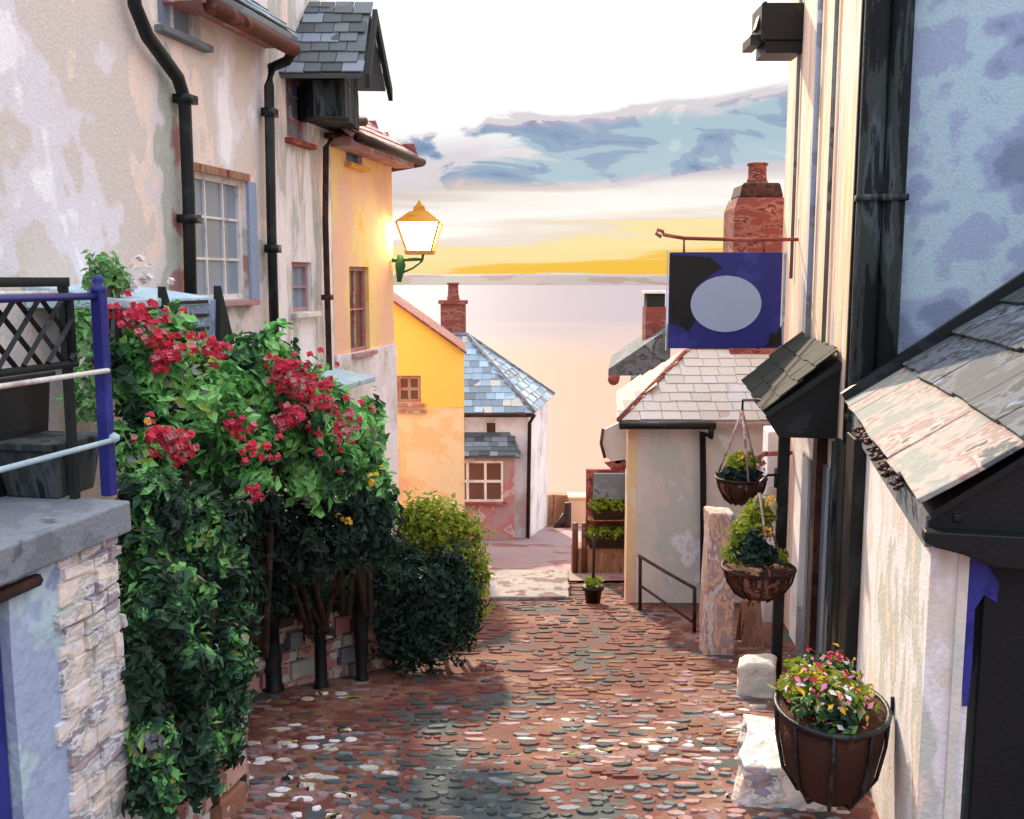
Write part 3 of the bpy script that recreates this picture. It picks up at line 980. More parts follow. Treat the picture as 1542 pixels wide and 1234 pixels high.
# --- wall lantern, lit
YL = 14.0
lc = at(632, 345, YL)
sc_ = YL / FPX
lamp = thing('wall_lantern', 'lit yellow lantern on a green bracket at the corner of the apricot house', 'street lamp', at(603, 412, YL))
fr = MB()
top_z, bot_z = at(632, 336, YL).z, at(632, 378, YL).z


def ring4(r, z):
    return [V((lc.x + a * r, lc.y + b * r, z)) for a, b in ((-1, -1), (1, -1), (1, 1), (-1, 1))]


rt, rb = 31 * sc_, 18 * sc_
fr.hexa(ring4(rt + 0.02, top_z), ring4(rt * 0.42, at(632, 319, YL).z))
fr.hexa(ring4(rt * 0.3, at(632, 319, YL).z), ring4(rt * 0.24, at(632, 311, YL).z))
fr.lathe(V((lc.x, lc.y, at(632, 311, YL).z)), [(0.0, -0.01), (0.06, 0.0), (0.035, 0.04), (0.015, 0.07), (0.0, 0.1)], 10)
fr.hexa(ring4(rb + 0.02, bot_z - 0.05), ring4(rb + 0.03, bot_z))
for a, b in zip(ring4(rb, bot_z), ring4(rt, top_z)):
    fr.tube([a, b], 0.016, 6)
fr.smooth = False
fr.build('lantern_frame', M['gold'], lamp)
gl = MB()
gl.hexa(ring4(rb * 0.93, bot_z + 0.004), ring4(rt * 0.93, top_z - 0.004))
gl.build('lamp_glass', M['lampglass'], lamp)
bk = MB()
wl = at(600, 388, YL)
bk.tube([at(601, 425, YL), at(603, 400, YL), at(602, 384, YL)], [0.03, 0.075, 0.04], 8)
bk.tube([at(602, 392, YL), at(625, 391, YL), at(636, 391, YL), at(638, 378, YL)], 0.022, 8)
bk.tube([at(604, 412, YL), at(622, 404, YL), at(636, 393, YL)], 0.014, 8)
bk.tube([at(590, 392, YL), at(603, 392, YL)], 0.03, 8)
bk.build('bracket', M['green'], lamp)
# ================================================================== yellow house
YY = 17.0
yh = thing('house', 'bright yellow gabled house with a small dark four pane window beside the rounded hedge', 'house', at(640, 800, YY))
def yp(px, py, Y=YY):
    return at(px, py, Y)
back = V((-0.16, 2.6, 0))
zmid = yp(650, 614).z
bz = gz(YY) - 0.6
xl, xr = yp(520, 600).x, yp(699, 600).x
a_z, e_z = yp(560, 432).z, yp(699, 531).z
xa = yp(560, 432).x
wy = (yp(598, 590).x, yp(634, 590).x, yp(610, 607).z, yp(610, 566).z)
up_w = MB()
oy = V((xl, YY, 0))
UX = V((1, 0, 0))
NY = V((0, -1, 0))
wall_open(up_w, oy, UX, xr - xl, zmid, e_z, NY, [(wy[0] - xl, wy[1] - xl, wy[2], wy[3])])
up_w.face(V((xl, YY, e_z)), V((xr, YY, e_z)), V((xa, YY, a_z)))
up_w.face(V((xr, YY, bz)), V((xr, YY, e_z)), V((xr, YY, e_z)) + back, V((xr, YY, bz)) + back)
up_w.build('wall', M['yellow'], yh)
lw = MB()
lw.obox(V((xl, YY + 0.01, bz)), V((xr - xl - 0.004, 0, 0)), V((-0.14, 2.4, 0)), V((0, 0, zmid - bz)))
lw.build('lower_wall', M['apricot'], yh)
window(yh, oy, UX, NY, wy[0] - xl, wy[1] - xl, wy[2], wy[3], cols=2, rows=2, mframe='mauve', mpane='pane_b', msill='mauve', fw=0.06, gb=0.05)
rb_ = MB()
up3 = V((0, -0.14, 0))
for x0, z0, x1, z1 in ((xa, a_z, xr + 0.05, e_z - 0.03), (xa, a_z, xl - 0.1, e_z)):
    rb_.hexa([V((x0, YY - 0.12, z0)), V((x1, YY - 0.12, z1)), V((x1, YY - 0.12, z1)) + back, V((x0, YY - 0.12, z0)) + back],
             [V((x0, YY - 0.12, z0 + 0.05)), V((x1, YY - 0.12, z1 + 0.05)), V((x1, YY - 0.12, z1 + 0.05)) + back, V((x0, YY - 0.12, z0 + 0.05)) + back])
rb_.build('roof', M['brick'], yh)
hl = MB()
hl.obox(V((yp(600, 622).x, YY - 0.05, yp(600, 622).z)), V((yp(642, 622).x - yp(600, 622).x, 0, 0)), V((0, 0.055, 0)), V((0, 0, 0.05)))
hl.build('string_course', M['mauve'], yh)

# ================================================================== white cottage with slate roof
YC = 22.5
wc_ = thing('cottage', 'white cottage with blue grey slate roof and brown bay window beyond the yellow house', 'cottage', at(760, 800, YC))
Nn = at(796, 700, YC)
xc = Nn.x
xl = at(672, 700, YC).x
bz = gz(YC) - 0.7
ez = at(760, 620, YC).z
side = V((0.55, 3.2, 0))
bw = (at(699, 700, YC).x, at(758, 700, YC).x, at(730, 748, YC).z, at(730, 688, YC).z)
sw = (at(733, 645, YC).x, at(746, 645, YC).x, at(740, 652, YC).z, at(740, 637, YC).z)
cw = MB()
oc = V((xl, YC, 0))
wall_open(cw, oc, UX, xc - xl, bz, ez, NY, [(sw[0] - xl, sw[1] - xl, sw[2], sw[3])])
cw.face(V((xc, YC, bz)), V((xc, YC, bz)) + side, V((xc, YC, ez)) + side, V((xc, YC, ez)))
cw.face(V((xc, YC, bz)) + side, V((xl, YC, bz)) + side, V((xl, YC, ez)) + side, V((xc, YC, ez)) + side)
cw.build('wall', M['white'], wc_)
window(wc_, oc, UX, NY, sw[0] - xl, sw[1] - xl, sw[2], sw[3], cols=1, rows=1, mframe='brown', mpane='pane_b', sill=False, fw=0.03)
apex = at(668, 496, YC + 1.6)
apex.y = YC + 1.6
c_near = V((xc + 0.12, YC - 0.18, ez - 0.02))
c_far = V((xc + 0.12, YC, ez - 0.02)) + side * 1.08
l_near = V((xl - 0.2, YC - 0.18, ez - 0.02))
apex_r = at(704, 506, YC + 1.6)
cr = MB()
apex_l = apex_r - V((2.2, 0, 0))
slates(cr, [l_near, c_near, apex_r, apex_l], w=0.24, h=0.2)
slates(cr, [c_near, c_far, apex_r], w=0.24, h=0.2)
cr.build('roof', M['slate'], wc_)
rdg = MB()
rdg.tube([c_near + Z * 0.03, apex_r + Z * 0.03], 0.05, 8)
rdg.tube([c_far + Z * 0.03, apex_r + Z * 0.03], 0.05, 8)
rdg.tube([apex_l + Z * 0.03, apex_r + Z * 0.03], 0.05, 8)
rdg.build('ridge', M['slab'], wc_)
gt = MB()
gt.tube([l_near + V((0, -0.05, -0.03)), c_near + V((0, -0.05, -0.03))], 0.05, 8)
gt.tube([c_near + V((0, -0.05, -0.03)), V((xc + 0.02, YC - 0.1, ez - 0.25)), V((xc - 0.02, YC - 0.07, bz + 0.4))], 0.045, 8)
gt.build('gutter', M['dbrown'], wc_)
# bay window
by = YC - 0.55
bx0, bx1 = bw[0] - 0.3, bw[1] + 0.25
bay = MB()
bay.obox(V((bx0, by, bz)), V((bx1 - bx0, 0, 0)), V((0, 0.54, 0)), V((0, 0, bw[2] - bz)))
bay.obox(V((bw[1] + 0.003, by, bw[2])), V((bx1 - bw[1] - 0.003, 0, 0)), V((0, 0.54, 0)), V((0, 0, bw[3] - bw[2] + 0.12)))
bay.obox(V((bx0, by, bw[3])), V((bw[1] - bx0, 0, 0)), V((0, 0.54, 0)), V((0, 0, 0.12)))
bay.build('bay', M['mauve'], wc_)
window(wc_, V((bw[0] - 0.3, by, 0)), UX, NY, 0, bw[1] - bw[0] + 0.3, bw[2], bw[3], cols=3, rows=2, mpane='pane_b', depth=0.05, fw=0.05, gb=0.06, msill='redbrown')
br_ = MB()
zt = bw[3] + 0.12
slates(br_, [V((bx0 - 0.1, by - 0.12, zt)), V((bx1 + 0.12, by - 0.12, zt)), V((bx1 - 0.1, YC - 0.01, zt + 0.42)), V((bx0 - 0.1, YC - 0.01, zt + 0.42))], w=0.2, h=0.16)
slates(br_, [V((bx1 + 0.12, by - 0.12, zt)), V((bx1 + 0.12, YC - 0.01, zt)), V((bx1 - 0.1, YC - 0.01, zt + 0.42))], w=0.2, h=0.16)
br_.build('bay_roof', M['slate_d'], wc_)
ch = MB()
c0 = at(683, 505, YC + 2.0)
k = (YC + 2) / FPX
def chim(mb, c, w, d, z0, z1):
    mb.obox(V((c.x - w / 2, c.y - d / 2, z0)), V((w, 0, 0)), V((0, d, 0)), V((0, 0, z1 - z0)))
chim(ch, c0, 36 * k, 0.6, c0.z - 0.6, at(683, 458, YC + 2).z)
chim(ch, c0, 42 * k, 0.68, at(683, 458, YC + 2).z + 0.002, at(683, 452, YC + 2).z)
cho = ch.build('chimney', M['brick'], wc_)
cp = MB()
cp.lathe(V((c0.x, c0.y, at(683, 452, YC + 2).z)), [(0.16, 0), (0.13, 0.15), (0.12, 0.36), (0.15, 0.38), (0.15, 0.42), (0.09, 0.42), (0.09, 0.3)], 12)
cp.build('chimney_pot', M['brick'], cho)

# ================================================================== hipped white building on the right
YH = 13.8
hh = thing('cottage', 'low cream cottage with a hipped pale roof beneath the blue pub sign', 'cottage', at(1010, 890, YH))
hx0 = at(945, 750, YH).x
hx1 = 4.6
bz = gz(YH) - 0.6
ez = at(1000, 632, YH).z
hs = V((0.35, 3.4, 0))
hw = MB()
hw.face(V((hx0, YH, bz)), V((hx1, YH, bz)), V((hx1, YH, ez)), V((hx0, YH, ez)))
hw.face(V((hx0, YH, bz)) + hs, V((hx0, YH, bz)), V((hx0, YH, ez)), V((hx0, YH, ez)) + hs)
hw.face(V((hx0, YH, bz)) + hs, V((hx1, YH, bz)) + hs, V((hx1, YH, ez)) + hs, V((hx0, YH, ez)) + hs)
hw.face(V((hx1, YH, bz)) + hs, V((hx1, YH, bz)), V((hx1, YH, ez)), V((hx1, YH, ez)) + hs)
hw.build('wall', M['cream'], hh)
cnr = MB()
cnr.obox(V((hx0 - 0.006, YH - 0.012, bz)), V((0.13, 0, 0)), V((0, 0.2, 0)), V((0, 0, ez - bz - 0.01)))
cnr.build('quoin', M['apricot'], hh)  # sunset light on the lane-side face, painted as a peach strip
e0 = V((hx0 - 0.16, YH - 0.2, ez))
e1 = V((hx1 + 0.1, YH - 0.2, ez))
eb = e0 + hs * 1.1
rz = at(1040, 526, YH + 1.4).z
r0 = V((at(1038, 526, YH + 1.4).x, YH + 1.4, rz))
r1 = V((hx1 - 0.4, YH + 1.4, rz))
hr = MB()
slates(hr, [e0, e1, r1, r0], w=0.26, h=0.22)
hr2 = hr.build('roof', M['slate_p'], hh)
hr = MB()
slates(hr, [eb, e0, r0], w=0.26, h=0.22)
hr.build('hip_slope', M['apricot'], hh)
hp_ = MB()
hp_.tube([e0 + Z * 0.02, r0 + Z * 0.03], 0.04, 8)
hp_.tube([r0 + Z * 0.03, r1 + Z * 0.03], 0.05, 8)
hp_.build('ridge', M['brick'], hh)
gg = MB()
gx = at(1078, 628, YH - 0.26).x
gg.tube([e0 + V((0, -0.06, -0.05)), V((gx, YH - 0.26, ez - 0.05))], 0.05, 8)
gg.tube([V((gx - 0.06, YH - 0.26, ez - 0.06)), V((gx - 0.06, YH - 0.26, ez - 0.2)), at(1058, 652, YH - 0.1), at(1059, 720, YH - 0.08), at(1059, 905, YH - 0.08)], 0.045, 8)
gg.build('gutter', M['black'], hh)
fs = MB()
fs.obox(V((hx0 - 0.1, YH - 0.17, ez - 0.1)), V((hx1 - hx0, 0, 0)), V((0, 0.165, 0)), V((0, 0, 0.08)))
fs.build('soffit', M['mauve'], hh)
# its big chimney
k = (YH + 1.6) / FPX
cc = at(1136, 400, YH + 1.6)
ch = MB()
chim(ch, cc, 80 * k, 0.75, rz - 0.6, at(1136, 318, YH + 1.6).z)
i0 = at(1136, 318, YH + 1.6).z
i1 = at(1136, 300, YH + 1.6).z
ch.hexa([V((cc.x + a * 40 * k, cc.y + b * 0.37, i0)) for a, b in ((-1, -1), (1, -1), (1, 1), (-1, 1))], [V((cc.x + a * 34 * k, cc.y + b * 0.33, i1)) for a, b in ((-1, -1), (1, -1), (1, 1), (-1, 1))])
cho = ch.build('chimney', M['brick'], hh, bevel=0.01)
cb = MB()
cb.hexa([V((cc.x + a * 32 * k, cc.y + b * 0.34, i1)) for a, b in ((-1, -1), (1, -1), (1, 1), (-1, 1))], [V((cc.x + a * 27 * k, cc.y + b * 0.3, at(1136, 278, YH + 1.6).z)) for a, b in ((-1, -1), (1, -1), (1, 1), (-1, 1))])
cb.build('chimney_cap', M['dbrown'], cho, bevel=0.03)
cp = MB()
cp.lathe(V((cc.x, cc.y, at(1136, 278, YH + 1.6).z)), [(0.17, 0), (0.14, 0.1), (0.135, 0.27), (0.16, 0.28), (0.16, 0.31), (0.1, 0.31), (0.1, 0.2)], 14)
cp.build('chimney_pot', M['brick'], cho)

# --- house beyond it: roof slope and chimney
YB = 19.0
rh = thing('house', 'grey roofed house half hidden behind the cream cottage', 'house', at(960, 700, YB))
rw = MB()
zb_ = at(930, 580, YB).z
rw.obox(V((at(948, 600, YB).x, YB, gz(YB) - 2)), V((3.5, 0, 0)), V((0.4, 3, 0)), V((0, 0, zb_ - gz(YB) + 2)))
rw.build('wall', M['white'], rh)
rr = MB()
p0, p1 = at(916, 566, YB - 0.3), at(1010, 502, YB - 0.3)
rr.hexa([p0, p1, p1 + V((0.4, 3.4, 0)), p0 + V((0.4, 3.4, 0))], [q + Z * 0.12 for q in (p0, p1, p1 + V((0.4, 3.4, 0)), p0 + V((0.4, 3.4, 0)))])
rr.face(p0, V((p1.x, p1.y, p0.z)), p1)
rr.build('roof', M['slab_m'], rh)
go = MB()
gp_ = at(924, 572, YB - 0.42)
go.tube([gp_, gp_ + V((0.4, 3.4, 0))], 0.11, 10)
go.build('gutter', M['brick'], rh)
k = YB / FPX
cc = at(985, 480, YB + 1)
ch = MB()
chim(ch, cc, 32 * k, 0.5, at(985, 530, YB + 1).z - 0.5, at(985, 462, YB + 1).z)
cho = ch.build('chimney', M['brick'], rh)
cb = MB()
chim(cb, cc, 28 * k, 0.44, at(985, 462, YB + 1).z + 0.001, at(985, 442, YB + 1).z)
cb.build('chimney_cap', M['slate_g'], cho)
cb = MB()
chim(cb, cc, 36 * k, 0.56, at(985, 442, YB + 1).z + 0.001, at(985, 438, YB + 1).z)
cb.build('chimney_top', M['trim'], cho)

# ================================================================== tall house on the right
th = thing('house', 'tall house with streaked peach front and blue side wall above the slated porch', 'house', RP + Z * gz(8.4))
Rpt = lambda s, z, d=0.0: RP + RU * s + Z * z + RN * d
top = 8.5
s_end = 5.75
BU = V((0.9868, -0.1621, 0))       # along the blue side wall, to the right
tw = MB()
tw.face(Rpt(0, -3.5), Rpt(s_end, -3.5), Rpt(s_end, top), Rpt(0, top))
tw.face(Rpt(s_end, -3.5), Rpt(s_end, -3.5, -5), Rpt(s_end, top, -5), Rpt(s_end, top))
tw.build('front_wall', M['facade'], th)
bw_ = MB()
bw_.obox(Rpt(0, -3.5) + BU * 0.002, BU * 6, RU * 0.25, Z * (top + 3.5))
bw_.build('side_wall', M['blue'], th)
# double black downpipe at the corner
dp = MB()
for a, r_ in ((0.09, 0.10), (0.28, 0.09)):
    b0 = Rpt(0, 0) + BU * a - RU * 0.12
    dp.tube([b0 + Z * -0.2, b0 + Z * 3.2, b0 + Z * 4.6, b0 + Z * top], r_, 14)
    for zz in (1.25, 3.05, 4.85):
        dp.cbox(b0 + Z * zz, BU, r_ + 0.008, RU, r_ + 0.01, Z, 0.025)
dp.build('downpipe', M['grime'], th)
bd = MB()
bd.obox(Rpt(0, -0.6) - RU * 0.05 - BU * 0.02, BU * 0.40, RU * 0.046, Z * (top + 0.6))
bd.build('corner_board', M['black'], th)
# slim pipes and cables down the peach front
for px_, r_, mk in ((1203, 0.022, 'grey'), (1234, 0.03, 'bluegrey'), (1258, 0.022, 'grey')):
    sp = (onR(px_, 200, 0.0) - RP).dot(RU)
    mb = MB()
    mb.tube([Rpt(sp, 0.9 if px_ > 1220 else 2.4, r_ + 0.01), Rpt(sp, 4.0, r_ + 0.01), Rpt(sp, top, r_ + 0.01)], r_, 8)
    mb.build('pipe', M[mk], th)
# black eaves brackets at the top of the front
eb_ = MB()
ye = 12.5
pe = (onR(1182, 40) - RP).dot(RU)
for a, b, c, d, yo in ((1146, 1180, 4, 60, 0.0), (1130, 1146, 52, 68, 0.06), (1152, 1178, 60.5, 80, 0.03)):
    p = at(a, d, ye + yo)
    q = at(b, c, ye + yo)
    eb_.obox(p, V((q.x - p.x + (0.25 if a != 1130 else 0), 0, 0)), V((0, 0.5 - yo, 0)), V((0, 0, q.z - p.z)))
eb_.prism([at(1138, 44, ye + 0.1), at(1150, 2, ye + 0.1), at(1156, 2, ye + 0.1), at(1150, 44, ye + 0.1)], V((0, 0.2, 0)))
eb_.build('eaves_bracket', M['black'], th, bevel=0.01)

# --- canopy and shop front (parts of the tall house)
s0 = (onR(1268, 545) - RP).dot(RU)
s1 = (onR(1208, 514) - RP).dot(RU)
zh = onR(1268, 545).z
k0 = at(1150, 622, (Rpt(s0, 0)).y + 0.15)
proj = (k0 - Rpt(s0, 0)).dot(RN)
zl = k0.z
cn = MB()
slates(cn, [Rpt(s0, zl, proj), Rpt(s1, zl, proj), Rpt(s1, zh + 0.12, 0.01), Rpt(s0, zh, 0.01)], w=0.26, h=0.2)
cn.build('canopy_roof', M['slate_g'], th)
cs = MB()
cs.prism([Rpt(s0 + 0.05, zl - 0.22, 0.01), Rpt(s0 + 0.05, zl - 0.22, proj - 0.14), Rpt(s0 + 0.05, zl - 0.04, proj - 0.02), Rpt(s0 + 0.05, zh - 0.06, 0.01)], RU * 0.05)
cs.obox(Rpt(s0 + 0.1, zl - 0.22, proj - 0.2), RU * (s1 - s0 - 0.1), RN * 0.05, Z * 0.16)
cs.build('canopy_side', M['black'], th)
# shop front: posts, navy door, frames
def strip(name, x0, x1, y0, y1, d, mk, th_=0.06):
    a = (onR(x0, (y0 + y1) / 2, d) - (RP + RN * d)).dot(RU)
    b = (onR(x1, (y0 + y1) / 2, d) - (RP + RN * d)).dot(RU)
    a, b = min(a, b), max(a, b)
    zz0 = gz(Rpt(b, 0).y) - 0.3
    zz1 = onR((x0 + x1) / 2, y0, d).z
    mb = MB()
    mb.obox(Rpt(a, zz0, d - th_), RU * (b - a), RN * th_, Z * (zz1 - zz0))
    return mb.build(name, M[mk], th, bevel=0.008)
sf = MB()
sa, sb = s0 + 0.15, s1
sf.obox(Rpt(sa, -3.2, 0.004), RU * (sb - sa), RN * 0.02, Z * (3.2 + zl - 0.1))
sf.build('shop_wall', M['white'], th)
strip('post', 1268, 1280, 650, 970, 0.10, 'black', 0.09)
strip('door', 1252, 1266, 660, 965, 0.06, 'navyblack', 0.04)
strip('post', 1246, 1251, 660, 965, 0.09, 'grime', 0.08)
strip('window_panel', 1226, 1240, 690, 965, 0.06, 'pane_l', 0.03)
strip('post', 1219, 1225, 650, 965, 0.12, 'dbrown', 0.10)
strip('window_panel', 1204, 1214, 680, 920, 0.06, 'pane_l', 0.03)
# outer canopy post
pp = MB()
pz = Rpt(s0 + 0.35, 0, proj - 0.22)
pp.cbox(V((pz.x, pz.y, (zl - 0.2 + gz(pz.y) - 0.2) / 2)), RU, 0.05, RN, 0.05, Z, (zl - 0.2 - gz(pz.y) + 0.2) / 2)
POSTC = V(pz)
pp.build('canopy_post', M['black'], th, bevel=0.01)
# white porch pier between the baskets
wp = MB()
YW = 12.3
a, b = at(1152, 800, YW), at(1189, 800, YW)
zt_ = at(1170, 650, YW).z
wp.obox(V((a.x, YW, gz(YW) - 0.3)), V((b.x - a.x, 0, 0)), V((0.06, 0.5, 0)), V((0, 0, zt_ - gz(YW) + 0.3)))
wp.build('porch_pier', M['white'], th, bevel=0.02)
# curled iron bracket holding the hanging basket
sbk = MB()
sbk.tube([at(1190, 682, 12.0), at(1150, 684, 11.2), at(1142, 690, 11.1), at(1146, 700, 11.1), at(1152, 696, 11.1)], 0.03, 8)
sbk.build('scroll_bracket', M['redbrown'], th)

# ================================================================== pub sign
YS = 12.2
sg = thing('hanging_sign', 'square navy pub sign with a pale blue oval hung from a scrolled iron bracket', 'sign', at(1092, 525, YS))
bdm = MB()
a, b = at(1006, 525, YS), at(1179, 380, YS)
bdm.obox(V((a.x, YS, a.z)), V((b.x - a.x, 0, 0)), V((0, 0.06, 0)), V((0, 0, b.z - a.z)))
bo = bdm.build('board', M['navy'], sg, bevel=0.008)
ov = MB()
oc_ = at(1093, 458, YS)
kx, kz = 53 * YS / FPX, 42 * YS / FPX
ov.prism([V((oc_.x + kx * math.cos(2 * math.pi * q / 40), YS - 0.012, oc_.z + kz * math.sin(2 * math.pi * q / 40))) for q in range(40)], V((0, 0.009, 0)))
ov.build('oval_panel', M['oval'], bo)
bl = MB()
pts = [(1010, 384), (1070, 388), (1088, 404), (1070, 414), (1048, 432), (1040, 458), (1048, 482), (1036, 500), (1026, 492), (1008, 486)]
bl.prism([V((at(x, y, YS).x, YS - 0.006, at(x, y, YS).z)) for x, y in reversed(pts)], V((0, 0.004, 0)))
bl.build('worn_paint', M['black'], bo)
bl = MB()
pts = [(1150, 522), (1177, 522), (1177, 490), (1168, 505), (1160, 500), (1158, 515)]
bl.prism([V((at(x, y, YS).x, YS - 0.006, at(x, y, YS).z)) for x, y in pts], V((0, 0.004, 0)))
bl.build('worn_paint', M['black'], bo)
for x0, x1, y0, y1 in ((1003, 1006, 378, 528), (1179.5, 1183, 380, 528)):
    bf = MB()
    p, q = at(x0, y1, YS), at(x1, y0, YS)
    bf.obox(V((p.x, YS - 0.01, p.z)), V((q.x - p.x, 0, 0)), V((0, 0.08, 0)), V((0, 0, q.z - p.z)))
    bf.build('edge_strip', M['bluegrey'], bo)
ib = MB()
wallp = onR(1206, 362)
ib.tube([at(996, 357, YS + 0.03), at(988, 352, YS + 0.03), at(990, 346, YS + 0.03), at(998, 349, YS + 0.03), at(1000, 354, YS + 0.03), at(1030, 359, YS + 0.03), at(1100, 361, YS + 0.03), at(1206, 361, YS + 0.03), at(1215, 361, YS + 0.03)], 0.022, 8)
for x in (1030, 1150):
    ib.tube([at(x, 360, YS + 0.03), at(x, 381, YS + 0.03)], 0.013, 6)
ib.tube([at(1206, 330, YS + 0.03), at(1206, 395, YS + 0.03)], 0.03, 8)
ib.build('bracket', M['redbrown'], sg)

# ================================================================== lean-to porch, lower right
E0 = at(1392, 765, 4.5)
E1 = at(1280, 606, 8.2)
E1.z = E0.z
du = (E1 - E0).normalized()
dn = V((-du.y, du.x, 0))           # towards the lane (left)
if dn.x > 0:
    dn = -dn
lt_ = thing('porch', 'white lean-to porch with big lichened stone roof slates and a black and navy door', 'porch', V((E0.x, E0.y, gz(4.5))))
ln = (E1 - E0).length
w0 = E0 - dn * 0.06 + du * 0.12
lw_ = MB()
zb_ = gz(9) - 0.5
pitch_t = 0.75
depth_ = 2.6
ZT = E0.z - 0.03
lw_.obox(V((w0.x, w0.y, zb_)), du * (ln - 0.14), -dn * 0.2, Z * (ZT - zb_))
lw_.build('wall', M['leanto'], lt_)
# near end: gable wall with door
nw = MB()
o = V((w0.x, w0.y, 0)) - dn * 0.2 + du * 0.03
oo = [o + Z * zb_, o - dn * depth_ + Z * zb_, o - dn * depth_ + Z * (ZT + depth_ * pitch_t), o + Z * ZT]
nw.prism(oo, du * 0.12)
nw.build('end_wall', M['grime'], lt_)
dr = MB()
do = o - dn * 0.04 - du * 0.05 + Z * (gz(4.3) - 0.2)
dr.obox(do, -dn * 0.36, du * 0.045, Z * (ZT - 0.05 - do.z))
dro = dr.build('door', M['navyblack'], lt_, bevel=0.01)
pat = MB()
pat.prism([hit(x, y, do - du * 0.004, du) for x, y in ((1449, 836), (1472, 826), (1488, 852), (1505, 880), (1501, 908), (1482, 896), (1468, 918), (1464, 1000), (1457, 1064), (1449, 1064))], du * 0.003)
pat.build('worn_paint', M['navy'], dro)
hd_ = MB()
hd_.tube([do - dn * 0.30 - du * 0.02 + Z * 0.95, do - dn * 0.30 - du * 0.06 + Z * 0.97, do - dn * 0.30 - du * 0.06 + Z * 1.1, do - dn * 0.30 - du * 0.02 + Z * 1.12], 0.012, 8)
hd_.build('handle', M['trim'], dro)
df = MB()
df.obox(do - dn * 0.41 - du * 0.03, -dn * 0.3, du * 0.07, Z * (ZT + 0.1 - do.z))
df.build('door_frame', M['bluegrey'], lt_)
jb = MB()
jb.obox(V((w0.x, w0.y, zb_)) - du * 0.034 - dn * 0.12, -dn * 0.045, du * 0.03, Z * (ZT - zb_ - 0.03))
jb.build('door_jamb', M['cream'], lt_)
fsc = MB()
fsc.obox(E0 + V((0, 0, -0.20)) - dn * 0.02 + du * 0.06, du * (ln - 0.08), -dn * 0.03, Z * 0.15)
fsc.build('fascia', M['grey'], lt_)
sof = MB()
sof.obox(E0 + V((0, 0, -0.07)) - dn * 0.131 + du * 0.03, du * (ln - 0.04), -dn * 0.04, Z * 0.04)
cz = E0 + V((0, 0, -0.1)) - du * 0.05
sof.prism([cz, cz - dn * 0.55, cz - dn * 0.55 - Z * 0.16, cz - dn * 0.30 - Z * 0.15, cz - dn * 0.17 - Z * 0.10, cz - dn * 0.05 - Z * 0.075, cz - Z * 0.05], du * 0.09)
sof.build('corbel', M['black'], lt_, bevel=0.008)
gp3 = MB()
ge = lambda t_, z__: V((E0.x, E0.y, 0)) + du * 0.045 - dn * t_ + Z * (E0.z + z__)
gp3.prism([ge(0.03, -0.14), ge(2.7, -0.14), ge(2.7, 2.7 * 0.75 - 0.10), ge(0.03, -0.075)], du * 0.05)
gp3.build('gable_board', M['black'], lt_)
upv = (-dn + Z * pitch_t)
upl = upv.length
upn = upv.normalized()
nr = du.cross(upn)
if nr.z < 0:
    nr = -nr
und = MB()
und.obox(E0 - nr * 0.035, du * (ln + 0.05), upn * (depth_ + 0.3) * upl, nr * -0.03)
und.build('roof_boarding', M['black'], lt_)
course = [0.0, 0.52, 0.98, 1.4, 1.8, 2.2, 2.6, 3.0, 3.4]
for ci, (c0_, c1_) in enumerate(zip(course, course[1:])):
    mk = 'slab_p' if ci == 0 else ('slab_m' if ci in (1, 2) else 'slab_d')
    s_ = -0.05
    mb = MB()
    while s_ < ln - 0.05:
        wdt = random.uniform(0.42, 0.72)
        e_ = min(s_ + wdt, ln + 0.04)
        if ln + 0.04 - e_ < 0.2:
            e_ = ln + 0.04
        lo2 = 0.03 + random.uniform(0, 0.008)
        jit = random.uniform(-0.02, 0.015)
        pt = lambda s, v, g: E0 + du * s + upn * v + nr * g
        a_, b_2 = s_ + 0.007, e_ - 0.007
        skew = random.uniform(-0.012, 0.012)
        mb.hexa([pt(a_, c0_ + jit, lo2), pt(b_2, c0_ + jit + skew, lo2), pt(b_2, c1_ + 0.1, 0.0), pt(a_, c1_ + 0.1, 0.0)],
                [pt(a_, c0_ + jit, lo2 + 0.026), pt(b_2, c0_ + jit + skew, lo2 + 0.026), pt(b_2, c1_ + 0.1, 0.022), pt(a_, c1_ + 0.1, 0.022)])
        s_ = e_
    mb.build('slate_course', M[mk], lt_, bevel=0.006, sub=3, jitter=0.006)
fl = MB()
fl.obox(pt(ln - 0.06, 0.0, 0.03), du * 0.10, upn * 3.3, nr * 0.10)
fl.build('flashing', M['black'], lt_)
ms = MB()
for _ in range(60):
    s_ = ln * (0.12 + 0.55 * random.random())
    c = pt(s_, random.uniform(-0.07, 0.0), 0.02)
    r_ = random.uniform(0.012, 0.035)
    ms.lathe(c - Z * r_ * 0.6, [(0, 0), (r_, r_ * 0.5), (r_ * 0.8, r_ * 1.1), (0, r_ * 1.4)], 6)
ms.build('moss', M['dbrown'], lt_)['kind'] = 'stuff'

# ================================================================== terrace, left foreground
Tpt = lambda s, z, d=0.0: V((TP.x, TP.y, 0)) + LU * s + Z * z + LN * d
ts = lambda px, py, d=0.0: (onT(px, py, d) - (TP + LN * d)).dot(LU)
te = ts(184, 900)
tb = ts(20, 950)
tm = ts(100, 950)
ztop = onT(184, 800).z
terr = thing('terrace_wall', 'limewashed stone terrace wall with a grey slab coping and navy door at far left', 'wall', Tpt(te, gz(5)))
mb = MB()
mb.obox(Tpt(tb, -1.8, -1.6), LU * (tm - tb), LN * 1.585, Z * (ztop + 1.8))
mb.build('washed_wall', M['stone_b'], terr, sub=8, jitter=0.012)  # left part of the terrace wall, in pale blue
